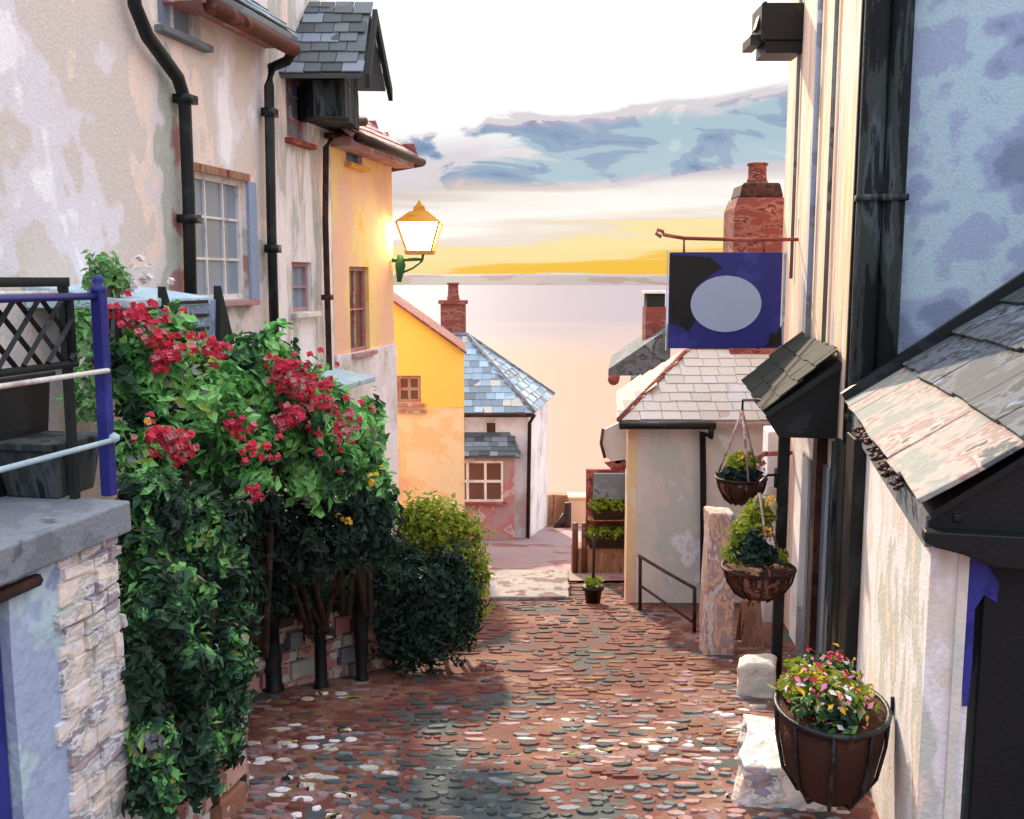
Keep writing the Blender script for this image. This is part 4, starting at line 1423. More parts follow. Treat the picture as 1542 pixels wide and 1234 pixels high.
# rough quoined end, laid as individual stones
mb = MB()
mb.obox(Tpt(tm, -1.8, -1.6), LU * (te - tm - 0.03), LN * 1.592, Z * (ztop + 1.8))
z_ = -1.3
while z_ < ztop - 0.02:
    h_ = random.uniform(0.07, 0.15)
    s_ = tm - random.uniform(0, 0.1)
    while s_ < te - 0.03:
        w_ = random.uniform(0.12, 0.3)
        e_ = min(s_ + w_, te + random.uniform(-0.03, 0.02))
        dd = random.uniform(-0.004, 0.018)
        mb.hexa([Tpt(s_ + 0.006, z_, -0.3), Tpt(e_ - 0.006, z_, -0.3), Tpt(e_ - 0.008, z_ + 0.01, dd), Tpt(s_ + 0.008, z_ + 0.008, dd)],
                [Tpt(s_ + 0.006, min(z_ + h_, ztop) - 0.006, -0.3), Tpt(e_ - 0.006, min(z_ + h_, ztop) - 0.006, -0.3), Tpt(e_ - 0.012, min(z_ + h_, ztop) - 0.012, dd), Tpt(s_ + 0.01, min(z_ + h_, ztop) - 0.01, dd)])
        s_ = e_
    z_ += h_
mb.build('stone_pier', M['stone_l'], terr, bevel=0.012, sub=3, jitter=0.016)
mb = MB()
mb.obox(Tpt(tb - 1.1, -1.6, -0.12), LU * 1.094, LN * 0.06, Z * (ztop + 1.45))
mb.build('door', M['navy'], terr, bevel=0.01)
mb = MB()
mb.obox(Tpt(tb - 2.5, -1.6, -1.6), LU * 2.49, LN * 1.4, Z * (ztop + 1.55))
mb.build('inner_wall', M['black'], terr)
mb = MB()
zs_ = onT(184, 752).z
mb.obox(Tpt(tb - 2.5, ztop + 0.003, -1.9), LU * (te - tb + 2.53), LN * 1.96, Z * (zs_ - ztop))
mb.build('coping', M['slab'], terr, bevel=0.012, sub=4, jitter=0.006)
mb = MB()
mb.tube([Tpt(tb - 1.4, ztop - 0.05, 0.02), Tpt(tb + 0.15, ztop - 0.05, 0.02)], 0.03, 6)
mb.build('door_beam', M['dbrown'], terr)

# railing standing on the terrace
rl = thing('railing', 'navy post and rail railing with black diamond lattice on the terrace edge', 'railing', Tpt(te - 0.1, zs_))
dpost = -0.12
sp = (onT(157, 600, dpost) - (TP + LN * dpost)).dot(LU)
ztp = onT(157, 436, dpost).z
mb = MB()
mb.cbox(Tpt(sp, (ztp + zs_) / 2, dpost), LU, 0.03, LN, 0.03, Z, (ztp - zs_) / 2)
pst = mb.build('post', M['navy'], rl, bevel=0.006)
mb = MB()
mb.lathe(Tpt(sp, ztp, dpost), [(0.04, -0.01), (0.045, 0.01), (0.02, 0.02), (0.03, 0.045), (0.02, 0.07), (0, 0.075)], 12)
mb.build('finial', M['navy'], pst)
mb = MB()
mb.lathe(Tpt(sp, onT(165, 658, dpost).z, dpost + 0.045), [(0.0, -0.03), (0.028, -0.012), (0.028, 0.012), (0, 0.03)], 10)
mb.build('rail_knob', M['lightblue'], pst)
for nm, yy, mk, r_ in (('rail', 446, 'navy', 0.018), ('rail', 557, 'trim', 0.013), ('rail', 663, 'lightblue', 0.014)):
    mb = MB()
    zz = onT(157, yy, dpost).z
    off = 0.045 if mk != 'navy' else 0.0
    mb.tube([Tpt(sp - 2.4, zz, dpost + off), Tpt(sp - 0.02, zz, dpost + off)], r_, 8)
    mb.build(nm, M[mk], rl)
mb = MB()
mb.tube([Tpt(sp - 2.4, onT(157, 438, dpost).z, dpost - 0.02), Tpt(sp - 0.3, onT(157, 440, dpost).z, dpost - 0.02)], 0.012, 6)
mb.build('top_wire', M['trim'], rl)
# lattice panel, one row in from the post
lat = MB()
ls1 = (onT(108, 500, -0.2) - (TP - LN * 0.2)).dot(LU)
lz0, lz1 = onT(60, 548, -0.2).z, onT(108, 450, -0.2).z
ls0 = ls1 - 1.6
step = 0.17
hgt = lz1 - lz0
kx_ = 0
x = ls0 - hgt
while x < ls1:
    for sgn in (1, -1):
        a, b = (x, lz0), (x + hgt, lz1)
        # clip to the panel
        p = []
        for f in (0, 1):
            pass
        sa_, sb_ = max(ls0, x), min(ls1, x + hgt)
        if sb_ - sa_ > 0.03:
            za, zb2 = lz0 + (sa_ - x), lz0 + (sb_ - x)
            if sgn < 0:
                za, zb2 = lz1 - (sa_ - x), lz1 - (sb_ - x)
            lat.tube([Tpt(sa_, za, -0.2 + sgn * 0.007), Tpt(sb_, zb2, -0.2 + sgn * 0.007)], 0.016, 4)
    x += step
lat.smooth = False
lat.build('lattice', M['iron'], rl)
mb = MB()
for zz in (lz0 - 0.02, lz1 + 0.012):
    mb.tube([Tpt(ls0, zz, -0.2), Tpt(ls1 + 0.02, zz, -0.2)], 0.02, 6)
mb.tube([Tpt(ls1, lz0, -0.2), Tpt(ls1, lz1, -0.2)], 0.02, 6)
zq = onT(80, 418, -0.2).z
mb.obox(Tpt(ls0, lz1 + 0.06, -0.21), LU * (ls1 - ls0), LN * 0.015, Z * (zq - lz1 - 0.06))
mb.build('lattice_frame', M['slate_g'], rl)
for sq in (ls0 + 0.02, ls1 - 0.0):
    mb = MB()
    mb.cbox(Tpt(sq, (zq + zs_) / 2, -0.235), LU, 0.02, LN, 0.018, Z, (zq - zs_) / 2)
    mb.build('lattice_post', M['slate_g'], rl)
# dark chests and boxes behind the railing
def crate(label, px0, px1, py0, py1, d, mk):
    a = (onT(px0, (py0 + py1) / 2, d) - (TP + LN * d)).dot(LU)
    b = (onT(px1, (py0 + py1) / 2, d) - (TP + LN * d)).dot(LU)
    zt = onT((px0 + px1) / 2, py0, d).z
    t = thing('planter_trough', label, 'planter', Tpt((a + b) / 2, zs_, d), 'planters on the terrace')
    mb = MB()
    z0 = zs_ + 0.003
    mb.hexa([Tpt(a + 0.04, z0, d - 0.3), Tpt(b - 0.04, z0, d - 0.3), Tpt(b - 0.04, z0, d), Tpt(a + 0.04, z0, d)],
            [Tpt(a, zt, d - 0.34), Tpt(b, zt, d - 0.34), Tpt(b, zt, d + 0.03), Tpt(a, zt, d + 0.03)])
    mb.build('box', M[mk], t, bevel=0.012)
    mb = MB()
    mb.obox(Tpt(a - 0.02, zt + 0.002, d - 0.36), LU * (b - a + 0.04), LN * 0.41, Z * 0.04)
    mb.build('rim', M[mk], t, bevel=0.008)
    return t


crate('tall black planter trough standing under the lattice behind the railing', -140, 74, 585, 700, -0.62, 'black')
crate('low charcoal planter trough at the foot of the navy railing post', 78, 148, 672, 740, -0.30, 'grime')

# raised bed: rubble retaining wall in three runs, soil on top, iron posts before it
BEDZ = at(470, 893, 9.0).z
B0 = Tpt(te + 0.02, 0)
B1 = Tpt((V((0, 6.15, 0)) - V((0, TP.y, 0))).y / LU.y, 0)
B2 = onG(348, 1052)
B3 = onG(592, 1006)
rwl = MB()


def rubble(mb, a, b, z1):
    a, b = V((a.x, a.y, 0)), V((b.x, b.y, 0))
    u = (b - a).normalized()
    ln_ = (b - a).length
    n = V((u.y, -u.x, 0))
    mb.obox(a + Z * -2.6 - n * 0.45, u * ln_, n * 0.4, Z * (z1 + 2.6))
    z_ = -2.0
    while z_ < z1 - 0.02:
        h_ = random.uniform(0.10, 0.24)
        s_ = 0.0
        while s_ < ln_ - 0.03:
            w_ = random.uniform(0.12, 0.36)
            e_ = min(s_ + w_, ln_)
            dd = random.uniform(-0.03, 0.035)
            t_ = min(z_ + h_ * random.uniform(0.9, 1.05), z1 + 0.02)
            mb.hexa([a + u * (s_ + 0.008) - n * 0.2 + Z * z_, a + u * (e_ - 0.008) - n * 0.2 + Z * z_, a + u * (e_ - 0.025) + n * dd + Z * (z_ + 0.015), a + u * (s_ + 0.02) + n * dd + Z * (z_ + 0.01)],
                    [a + u * (s_ + 0.008) - n * 0.2 + Z * (t_ - 0.008), a + u * (e_ - 0.008) - n * 0.2 + Z * (t_ - 0.008), a + u * (e_ - 0.03) + n * dd + Z * (t_ - 0.03), a + u * (s_ + 0.025) + n * dd + Z * (t_ - 0.02)])
            s_ = e_
        z_ += h_


rubble(rwl, B0, B1, BEDZ + 0.5)
rubble(rwl, B1, B2, BEDZ + 0.1)
rubble(rwl, B2, B3, BEDZ)
bed = tag(rwl.build('stone_wall', M['rubble'], None, bevel=0.015, sub=1, jitter=0.012), 'low mixed rubble garden wall under the overhanging shrubs', 'wall')
M['soil'] = mat("dark bed soil", [(0.5, '1C1A18'), (0.8, '2E2620'), (1.0, '3E3028')], 4.0, bump=0.8, bscale=25)
sm = MB()
sm.face(*[V((p.x, p.y, BEDZ - 0.03)) for p in (B0 - LN * 0.1, B1 - LN * 0.1, B2 + V((-0.05, 0.1, 0)), B3 + V((0, 0.1, 0)), Lpt(s_of(V((0, 0, 0)) + B3) + 0.6, 0, 0.0), Lpt(4.0, 0, 0.0))])
structure(sm.build('soil', M['soil']))


def post(label, px, y0, y1, r0, r1):
    g0 = onG(px, y1)
    zt = at(px, y0, g0.y).z
    g0.z -= 0.02
    mb = MB()
    mb.lathe(g0, [(0, 0), (r1 * 1.25, 0), (r1 * 1.2, 0.05), (r1, 0.07), (r0 * 0.95, (zt - g0.z) * 0.85), (r0 * 1.2, (zt - g0.z) * 0.88), (r0 * 1.35, zt - g0.z), (0, zt - g0.z)], 12)
    return tag(mb.build('iron_post', M['black'], None), label, 'post', 'black posts along the garden wall')


post('short thick black iron post nearest the ivy, before the rubble wall', 412, 925, 1040, 0.07, 0.085)
post('stubby black iron post in the middle of the rubble wall', 484, 900, 1036, 0.055, 0.06)
post('tall black iron post flaring at its top against the dark hedge', 545, 850, 1024, 0.10, 0.055)

# ================================================================== planting
def shrub(name, label, cat, blobs, n, size, mk, flowers=None, group=None, corek=0.55, corem='leaf_hedge'):
    base = min(blobs, key=lambda b: b[0].z)
    c0 = sum((b[0] for b in blobs), V((0, 0, 0))) / len(blobs)
    t = thing(name, label, cat, V((c0.x, c0.y, base[0].z - base[1][2])), group)
    mb = MB()
    leaves(mb, blobs, n, size)
    mb.build('foliage', M[mk], t)
    st = MB()
    zst = base[0].z - base[1][2] * 0.9
    if c0.x < -1.0 and c0.y < 9.4 and cat != 'plant':
        zst = min(zst, BEDZ - 0.05)
    for b in blobs:
        st.tube([V((c0.x + random.uniform(-0.15, 0.15), c0.y + 0.15, zst)), (c0 + b[0]) / 2 + V((0.05, 0.05, 0)), b[0] + V((0, 0, b[1][2] * 0.4))], [0.03, 0.02, 0.008], 6)
    st.build('stem', M['stem'], t)
    if flowers:
        for fb, fn, fs_, fm in flowers:
            fmb = MB()
            for c, r in fb:
                for _ in range(fn):
                    d = V((random.gauss(0, 1), -abs(random.gauss(0, 1)) - 0.3, random.gauss(0.3, 1))).normalized()
                    p = V(c) + V((d.x * r[0], d.y * r[1], d.z * r[2])) * (random.uniform(0.4, 1.25) if random.random() < 0.6 else random.uniform(1.2, 2.6))
                    for q in range(6):
                        e = (d + V((random.uniform(-1, 1), random.uniform(-1, 1), random.uniform(-1, 1))) * 0.9).normalized()
                        u_ = e.cross(V((0.3, 0.5, 0.8))).normalized()
                        w_ = e.cross(u_)
                        s2 = fs_ * random.uniform(0.5, 1.1)
                        pc = p + e * s2 * 0.35
                        i = fmb.add([pc - u_ * s2 * 0.5, pc + w_ * s2 * 0.4 + e * s2 * 0.15, pc + u_ * s2 * 0.5, pc - w_ * s2 * 0.4 + e * s2 * 0.15])
                        fmb.f += [(i, i + 1, i + 2), (i, i + 2, i + 3)]
            fmb.build('blossom', M[fm], t)
    return t


# roses at the left end
shrub('rose_bush', 'crimson rose bush beside the navy railing post', 'rose bush',
      [blob(205, 560, 6.6, 62, 85), blob(250, 560, 6.8, 75, 85), blob(300, 620, 6.7, 80, 95), blob(220, 680, 6.4, 60, 80), blob(255, 500, 6.9, 45, 40)],
      4600, 0.105, 'leaf_mid',
      [([blob(200, 476, 6.55, 26, 14), blob(238, 500, 6.5, 36, 24), blob(250, 535, 6.4, 15, 14), blob(250, 655, 6.1, 22, 14), blob(272, 675, 6.1, 12, 14)], 34, 0.06, 'petal_red'),
       ([blob(232, 648, 6.1, 20, 12), blob(293, 524, 6.4, 5, 6)], 5, 0.045, 'petal_yellow')])
shrub('flowering_shrub', 'tall bright green shrub with few red blooms in front of the blue grey trough', 'shrub',
      [blob(330, 590, 7.3, 78, 78), blob(390, 560, 7.5, 70, 72), blob(420, 620, 7.4, 75, 75), blob(340, 690, 7.1, 85, 75), blob(450, 590, 7.7, 55, 60)],
      5000, 0.105, 'leaf_mid',
      [([blob(314, 530, 6.75, 8, 12), blob(316, 556, 6.75, 5, 14), blob(330, 527, 6.8, 10, 7), blob(352, 640, 6.6, 8, 10), blob(372, 640, 6.6, 8, 8), blob(394, 680, 6.5, 24, 12), blob(384, 745, 6.5, 7, 6)], 14, 0.055, 'petal_red')])
shrub('rose_bush', 'crimson rose bush climbing below the brown downpipe', 'rose bush',
      [blob(470, 625, 8.0, 66, 62), blob(525, 665, 8.4, 50, 70), blob(550, 715, 8.6, 38, 65), blob(470, 705, 7.8, 82, 66), blob(560, 640, 8.8, 24, 56), blob(565, 760, 8.6, 34, 45)],
      4800, 0.105, 'leaf_mid',
      [([blob(432, 552, 7.2, 18, 10), blob(455, 578, 7.2, 24, 24), blob(482, 600, 7.3, 28, 28), blob(505, 640, 7.5, 26, 34), blob(446, 625, 7.1, 10, 12), blob(425, 640, 7.1, 6, 6)], 40, 0.06, 'petal_red'),
       ([blob(558, 720, 8.1, 16, 10), blob(520, 782, 8.0, 6, 4)], 5, 0.05, 'petal_yellow')])
shrub('ivy', 'curtain of dark ivy spilling down over the garden wall to the cobbles', 'ivy',
      [blob(230, 780, 5.75, 62, 90), blob(300, 800, 6.2, 80, 85), blob(250, 900, 5.75, 78, 85), blob(330, 900, 6.5, 68, 75), blob(235, 1010, 5.7, 58, 85), blob(310, 1010, 6.1, 72, 90), blob(250, 1105, 5.8, 65, 75), blob(320, 1110, 6.1, 45, 72), blob(215, 840, 5.55, 38, 120), blob(225, 1110, 4.95, 48, 75), blob(285, 1120, 5.3, 60, 68), blob(335, 1085, 5.7, 42, 85), blob(212, 1030, 4.95, 38, 75), blob(345, 1000, 5.8, 36, 90), blob(270, 1010, 5.3, 60, 80), blob(240, 930, 5.1, 55, 80), blob(232, 1190, 4.85, 46, 48), blob(295, 1170, 5.2, 46, 48)],
      15500, 0.08, 'leaf_ivy')
shrub('dark_shrub', 'deep dark green shrub overhanging the rubble wall and posts', 'shrub',
      [blob(430, 810, 7.9, 85, 80), blob(500, 790, 8.2, 80, 80), blob(560, 790, 8.5, 50, 70), blob(400, 870, 8.4, 62, 55), blob(470, 868, 9.1, 75, 42), blob(535, 840, 9.3, 60, 45), blob(365, 860, 7.4, 46, 74), blob(385, 770, 7.5, 50, 50), blob(400, 905, 8.2, 44, 34), blob(455, 900, 8.6, 50, 30), blob(510, 890, 9.2, 46, 36), blob(570, 880, 9.2, 36, 60)],
      9200, 0.085, 'leaf_hedge')
shrub('hedge', 'rounded clipped dark green hedge at the bend of the lane', 'hedge',
      [blob(640, 900, 9.7, 88, 88), blob(596, 860, 9.9, 52, 72), blob(676, 885, 9.8, 54, 72), blob(630, 960, 9.6, 72, 55), blob(688, 940, 9.8, 40, 45)],
      9000, 0.075, 'leaf_hedge')
shrub('hedge_lit_rim', 'sunlit top and rim of the dark hedge, added as a separate lime shrub', 'shrub',  # sunlight on the hedge top and rim, put into added lime foliage
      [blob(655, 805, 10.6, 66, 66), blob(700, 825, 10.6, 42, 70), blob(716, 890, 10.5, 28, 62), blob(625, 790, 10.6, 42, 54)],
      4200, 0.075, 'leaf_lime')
shrub('climbing_plant', 'pale green climber with white blossom against the white wall above the railing', 'plant',
      [blob(155, 402, 6.6, 28, 26), blob(175, 425, 6.6, 24, 22), blob(140, 425, 6.6, 16, 18), blob(130, 500, 6.2, 26, 60), blob(128, 590, 6.1, 30, 60)],
      900, 0.07, 'leaf_pale',
      [([blob(210, 425, 6.9, 26, 20), blob(190, 430, 6.7, 16, 12)], 14, 0.06, 'petal_white')])

# ================================================================== baskets
def hanging_basket(label, px, py, Y, rpx, hook_py, leafblobs, flo, bowl_h, ribs=False, group='hanging baskets'):
    k = Y / FPX
    r = rpx * k
    c = at(px, py, Y)
    t = thing('hanging_basket', label, 'flower basket', V((c.x, c.y, c.z - bowl_h)), group)
    mb = MB()
    mb.lathe(V((c.x, c.y, c.z - bowl_h)), [(0, 0), (r * 0.35, bowl_h * 0.06), (r * 0.68, bowl_h * 0.28), (r * 0.9, bowl_h * 0.62), (r, bowl_h), (r * 0.9, bowl_h * 0.97), (0, bowl_h * 0.9)], 24)
    mb.build('bowl', M['liner'], t)
    wr = MB()
    ring = [c + V((r * 1.03 * math.cos(2 * math.pi * q / 24), r * 1.03 * math.sin(2 * math.pi * q / 24), 0)) for q in range(25)]
    wr.tube(ring, 0.014, 6, cap=False)
    for q in range(10):
        a = 2 * math.pi * q / 10 + 0.2
        wr.tube([V((c.x + r * f * math.cos(a), c.y + r * f * math.sin(a), c.z - bowl_h * (1 - g_))) for f, g_ in ((1.03, 1.0), (0.94, 0.62), (0.72, 0.27), (0.38, 0.04))], 0.011, 5)
    wr.build('wire_frame', M['dbrown'], t)
    hk = at(px + 2, hook_py, Y)
    cm = MB()
    for q in range(3):
        a = 2 * math.pi * q / 3 + 0.6
        cm.tube([V((c.x + r * math.cos(a), c.y + r * math.sin(a), c.z)), hk], 0.011, 5)
    cm.build('chain', M['mauve'], t)
    am = MB()
    pa = V((POSTC.x - 0.06, POSTC.y, hk.z + 0.10))
    am.tube([pa - Z * 0.12, pa + Z * 0.06], 0.022, 6)
    am.tube([pa, pa * 0.45 + (hk + Z * 0.10) * 0.55 + Z * 0.03, hk + Z * 0.10, hk], 0.012, 6)
    am.build('bracket', M['iron'], t)
    fm = MB()
    for mk, bl, n in leafblobs:
        fm = MB()
        leaves(fm, bl, n, 0.075)
        fm.build('foliage', M[mk], t)
    if flo:
        fl_ = MB()
        leaves(fl_, flo, 60, 0.05)
        fl_.build('blossom', M['petal_yellow'], t)
    return t


hanging_basket('small round hanging basket in front of the cream cottage, uppermost of the baskets', 1116, 720, 9.6, 37, 618,
               [('leaf_lime', [blob(1115, 698, 9.6, 26, 18)], 350), ('leaf_hedge', [blob(1114, 714, 9.55, 38, 13)], 380)], [blob(1120, 688, 9.55, 9, 6)], 0.27)
hanging_basket('larger hanging basket with tall lime foliage beside the white porch pier', 1142, 855, 8.8, 54, 742,
               [('leaf_lime', [blob(1130, 800, 8.8, 38, 44), blob(1145, 770, 8.85, 24, 30), blob(1110, 830, 8.8, 24, 24), blob(1172, 838, 8.8, 18, 14)], 1100), ('leaf_hedge', [blob(1140, 836, 8.5, 42, 20), blob(1136, 815, 8.45, 16, 22)], 520)],
               [blob(1160, 755, 8.7, 8, 10), blob(1156, 800, 8.7, 10, 10)], 0.30)

# wall basket on the porch wall
YK = 5.45
kb = at(1252, 1062, YK)
rr_ = 83 * YK / FPX
wb_ = thing('hanging_basket', 'big low basket of pink, white and red bedding flowers bracketed to the porch wall', 'flower basket', kb - Z * 0.5, 'hanging baskets')
ctr = V(kb)


def ell(a, r):
    """the bowl is longer along the wall than across"""
    p = du * math.cos(a) * r * 1.35 + dn * math.sin(a) * r
    return p


mb = MB()
prof_ = [(0.02, -0.52), (0.55, -0.50), (0.82, -0.38), (0.95, -0.18), (1.0, 0), (0.92, -0.01), (0.0, -0.05)]
rings = []
for f, z_ in prof_:
    rings.append(mb.add([ctr + ell(2 * math.pi * q / 28, f * rr_) + Z * z_ for q in range(28)]))
for a, b in zip(rings, rings[1:]):
    for q in range(28):
        mb.f.append((a + q, a + (q + 1) % 28, b + (q + 1) % 28, b + q))
mb.smooth = True
mb.build('bowl', M['liner_d'], wb_)
mb = MB()
mb.tube([ctr + ell(2 * math.pi * q / 32, rr_ * 1.03) for q in range(33)], 0.016, 6, cap=False)
for q in range(9):
    a = 2 * math.pi * q / 9 + 0.3
    mb.tube([ctr + ell(a, rr_ * f) + Z * z_ for f, z_ in ((1.03, 0), (0.99, -0.18), (0.86, -0.38), (0.58, -0.515), (0.05, -0.535))], 0.012, 6)
mb.build('wire_frame', M['iron'], wb_)
mb = MB()
sw_ = (V((ctr.x, ctr.y, 0)) - V((w0.x, w0.y, 0))).dot(du)
wp_ = V((w0.x, w0.y, 0)) + du * (sw_ + 0.1) + dn * 0.01
wp_.z = ctr.z - 0.06
mb.tube([wp_ + Z * 0.10, wp_, wp_ + dn * 0.1, ctr + du * 0.1 - dn * rr_ * 0.95 - Z * 0.06, ctr + du * 0.1 - dn * rr_ * 0.97 - Z * 0.01], 0.013, 6)
mb.build('bracket', M['iron'], wb_)
mid = ctr + Z * 0.02
mb = MB()
fb = [(mid + Z * 0.07, (0.24, 0.3, 0.15)), (mid + du * 0.2 + Z * 0.06, (0.2, 0.2, 0.15)), (mid - du * 0.2 + Z * 0.05, (0.22, 0.2, 0.13)), (mid + dn * 0.12 + Z * 0.05, (0.18, 0.25, 0.13))]
leaves(mb, fb[:1] + fb[3:], 800, 0.07)
mb.build('foliage', M['leaf_lime'], wb_)
mb = MB()
leaves(mb, fb[1:3], 700, 0.07)
mb.build('foliage', M['leaf_dark'], wb_)
mb = MB()
leaves(mb, [(c + Z * 0.03, tuple(q * 1.08 for q in r)) for c, r in fb], 420, 0.04, shell=0.9)
mb.build('blossom', M['petal_mix'], wb_)

# ================================================================== small things along the lane
# handrail
hrl = thing('handrail', 'thin dark iron handrail sloping down beside the cream cottage steps', 'handrail', onG(965, 918))
Y0 = 13.2
p_top, p_bot = at(964, 838, Y0), at(964, 918, Y0)
Y1 = 11.6
q_top, q_bot = at(1046, 886, Y1), at(1046, 940, Y1)
mb = MB()
mb.tube([p_top, p_bot - Z * 0.1], 0.024, 8)
mb.build('post', M['dbrown'], hrl)
mb = MB()
mb.tube([q_top, q_bot - Z * 0.1], 0.024, 8)
mb.build('post', M['dbrown'], hrl)
mb = MB()
mb.tube([p_top + V((-0.02, 0, 0.01)), at(1000, 860, 12.5), q_top], 0.022, 8)
mb.build('top_rail', M['dbrown'], hrl)
mb = MB()
mb.tube([at(964, 882, Y0), at(1042, 936, Y1)], 0.018, 8)
mb.build('lower_rail', M['dbrown'], hrl)

# rough rendered gate pier
YG = 10.6
M['pier'] = mat("flaking peach and mauve render", [(0.34, 'B89E9E'), (0.50, 'E6BC9E'), (0.64, 'AF9292'), (0.80, 'DDD2CC'), (0.90, 'E9C2A4'), (1.0, '94787A')], 3.4, (1.6, 1.6, 0.7), bump=0.6, bscale=20)
mb = MB()
pc = at(1080, 900, YG)
ptop = at(1080, 768, YG).z
z_ = gz(YG) - 0.2
mb.hexa([V((pc.x + a * 0.165, YG + b * 0.2, z_)) for a, b in ((-1, -1), (1, -1), (1, 1), (-1, 1))], [V((pc.x + a * 0.14, YG + b * 0.17, ptop)) for a, b in ((-1, -1), (1, -1), (1, 1), (-1, 1))])
tag(mb.build('gate_pier', M['pier'], None, bevel=0.03, sub=9, jitter=0.022), 'rough peach and mauve rendered pier under the hanging baskets', 'pier')

# wooden board leaning by the shop
Yb = 9.6
bc = onG(1130, 972)
Yb = bc.y
ab = thing('folding_board', 'small brown wooden folding board standing below the larger hanging basket', 'board', bc)
mb = MB()
a, b = at(1112, 972, Yb), at(1146, 972, Yb)
hgt_ = at(1130, 905, Yb).z - bc.z
for dy, nm in ((-0.16, 'front_board'), (0.16, 'rear_board')):
    mb = MB()
    mb.hexa([V((a.x, Yb + dy, bc.z)), V((b.x, Yb + dy, bc.z)), V((b.x, Yb + dy + 0.03, bc.z)), V((a.x, Yb + dy + 0.03, bc.z))],
            [V((a.x + 0.02, Yb + dy * 0.1, bc.z + hgt_)), V((b.x - 0.02, Yb + dy * 0.1, bc.z + hgt_)), V((b.x - 0.02, Yb + dy * 0.1 + 0.03, bc.z + hgt_)), V((a.x + 0.02, Yb + dy * 0.1 + 0.03, bc.z + hgt_))])
    mb.build(nm, M['wood'], ab, bevel=0.006)

# whitewashed step stones
mb = MB()
c = onG(1130, 1050)
a, b = onG(1112, 1050), onG(1168, 1050)
mb.obox(V((a.x, a.y, gz(a.y) - 0.1)), V((b.x - a.x, -0.06, 0)), V((0.1, 0.45, -0.07)), V((0, 0, 0.42)))
tag(mb.build('step_block', M['cream'], None, bevel=0.03, sub=6, jitter=0.05), 'squat whitewashed stone block beside the lane below the wooden board', 'block')
mb = MB()
a, b = at(1112, 1150, 6.0), at(1215, 1150, 6.0)
mb.obox(V((a.x, a.y, gz(6) - 0.1)), V((0.62, -0.1, 0)), V((0.2, 0.75, 0)), V((0, 0, a.z - gz(6) + 0.1)))
tag(mb.build('step_block', M['stone_l'], None, bevel=0.05, sub=7, jitter=0.06), 'large whitewashed boulder step under the wall basket at the lane edge', 'block')

# pavement along the right side and low stone steps in the distance
mb = MB()
y = 12.8
M['steps'] = mat("whitewashed step stones", [(0.35, 'A98C8C'), (0.55, 'DDD3CA'), (0.75, 'E4DCD6'), (0.88, 'B89690'), (1.0, '9A6E66')], 2.5, (1, 1, 2), bump=0.6, bscale=20, gain=0.46)
a, b = at(744, 900, 13.6), at(860, 900, 13.6)
for k in range(3):
    yy = 14.0 + k * 0.55
    xa, xb = at(736, 880, yy).x, at(858, 880, yy).x
    mb.obox(V((xa, yy, gz(yy) - 0.3)), V((xb - xa, 0, 0)), V((0, 0.52, 0)), V((0, 0, 0.36 + 0.05 * k)))
tag(mb.build('stone_steps', M['steps'], None, bevel=0.02, sub=3, jitter=0.015), 'shallow whitewashed stone steps in the middle of the lane', 'steps')
M['pave'] = mat("mauve paving", [(0.45, 'AE9294'), (0.7, 'B39A9A'), (0.86, 'A07070'), (1.0, '8E6A60')], 0.8, bump=0.3, gain=0.72)
mb = MB()
y_a, y_b = 15.7, 26.5
for k in range(12):
    y0, y1 = y_a + (y_b - y_a) * k / 12, y_a + (y_b - y_a) * (k + 1) / 12
    mb.face((-1.6 + 0.02 * y0, y0, gz(y0) + 0.045), (3.2, y0, gz(y0) + 0.045), (3.2, y1, gz(y1) + 0.045), (-1.6 + 0.02 * y1, y1, gz(y1) + 0.045))
structure(mb.build('pavement', M['pave']))

# potted plant by the steps
pc = onG(893, 908)
Yp = pc.y
pt_ = thing('potted_plant', 'small dark pot with a lime plant and thin stake on the lane edge', 'potted plant', pc)
k = Yp / FPX
mb = MB()
mb.lathe(pc, [(0, 0), (11 * k, 0), (14 * k, 22 * k), (17 * k, 22 * k), (17 * k, 27 * k), (13 * k, 27 * k), (0, 24 * k)], 16)
mb.build('pot', M['dbrown'], pt_)
mb = MB()
leaves(mb, [(pc + Z * 33 * k, (15 * k, 15 * k, 11 * k))], 160, 0.07)
mb.build('foliage', M['leaf_lime'], pt_)
mb = MB()
mb.tube([pc + Z * 20 * k, at(895, 806, Yp)], 0.022, 6)
mb.build('stake', M['dbrown'], pt_)

# planters on a wooden stand by the cream cottage corner
YT = 16.6
st = thing('plant_stand', 'brown wooden stand at the corner of the cream cottage', 'stand', at(910, 880, YT))
mb = MB()
for x in (866, 880):
    mb.tube([at(x, 788, YT), at(x, 885, YT)], 0.05, 6)
mb.build('leg', M['brown'], st)
mb = MB()
a, b = at(862, 826, YT), at(946, 826, YT)
mb.obox(V((a.x, YT, at(900, 905, YT).z)), V((b.x - a.x, 0, 0)), V((0, 0.4, 0)), V((0, 0, a.z - at(900, 905, YT).z)))
mb.build('cupboard', M['wood'], st, bevel=0.01)
mb = MB()
a = at(884, 786, YT)
mb.obox(V((a.x, YT + 0.25, at(900, 826, YT).z + 0.003)), V((b.x - a.x, 0, 0)), V((0, 0.1, 0)), V((0, 0, at(900, 712, YT).z - at(900, 826, YT).z)))
mb.build('back_panel', M['redbrown'], st)
mb = MB()
a, b2 = at(886, 782, YT), at(946, 782, YT)
mb.obox(V((a.x, YT - 0.05, at(900, 784, YT).z)), V((b2.x - a.x, 0, 0)), V((0, 0.29, 0)), V((0, 0, 0.03)))
mb.build('shelf', M['wood'], st)


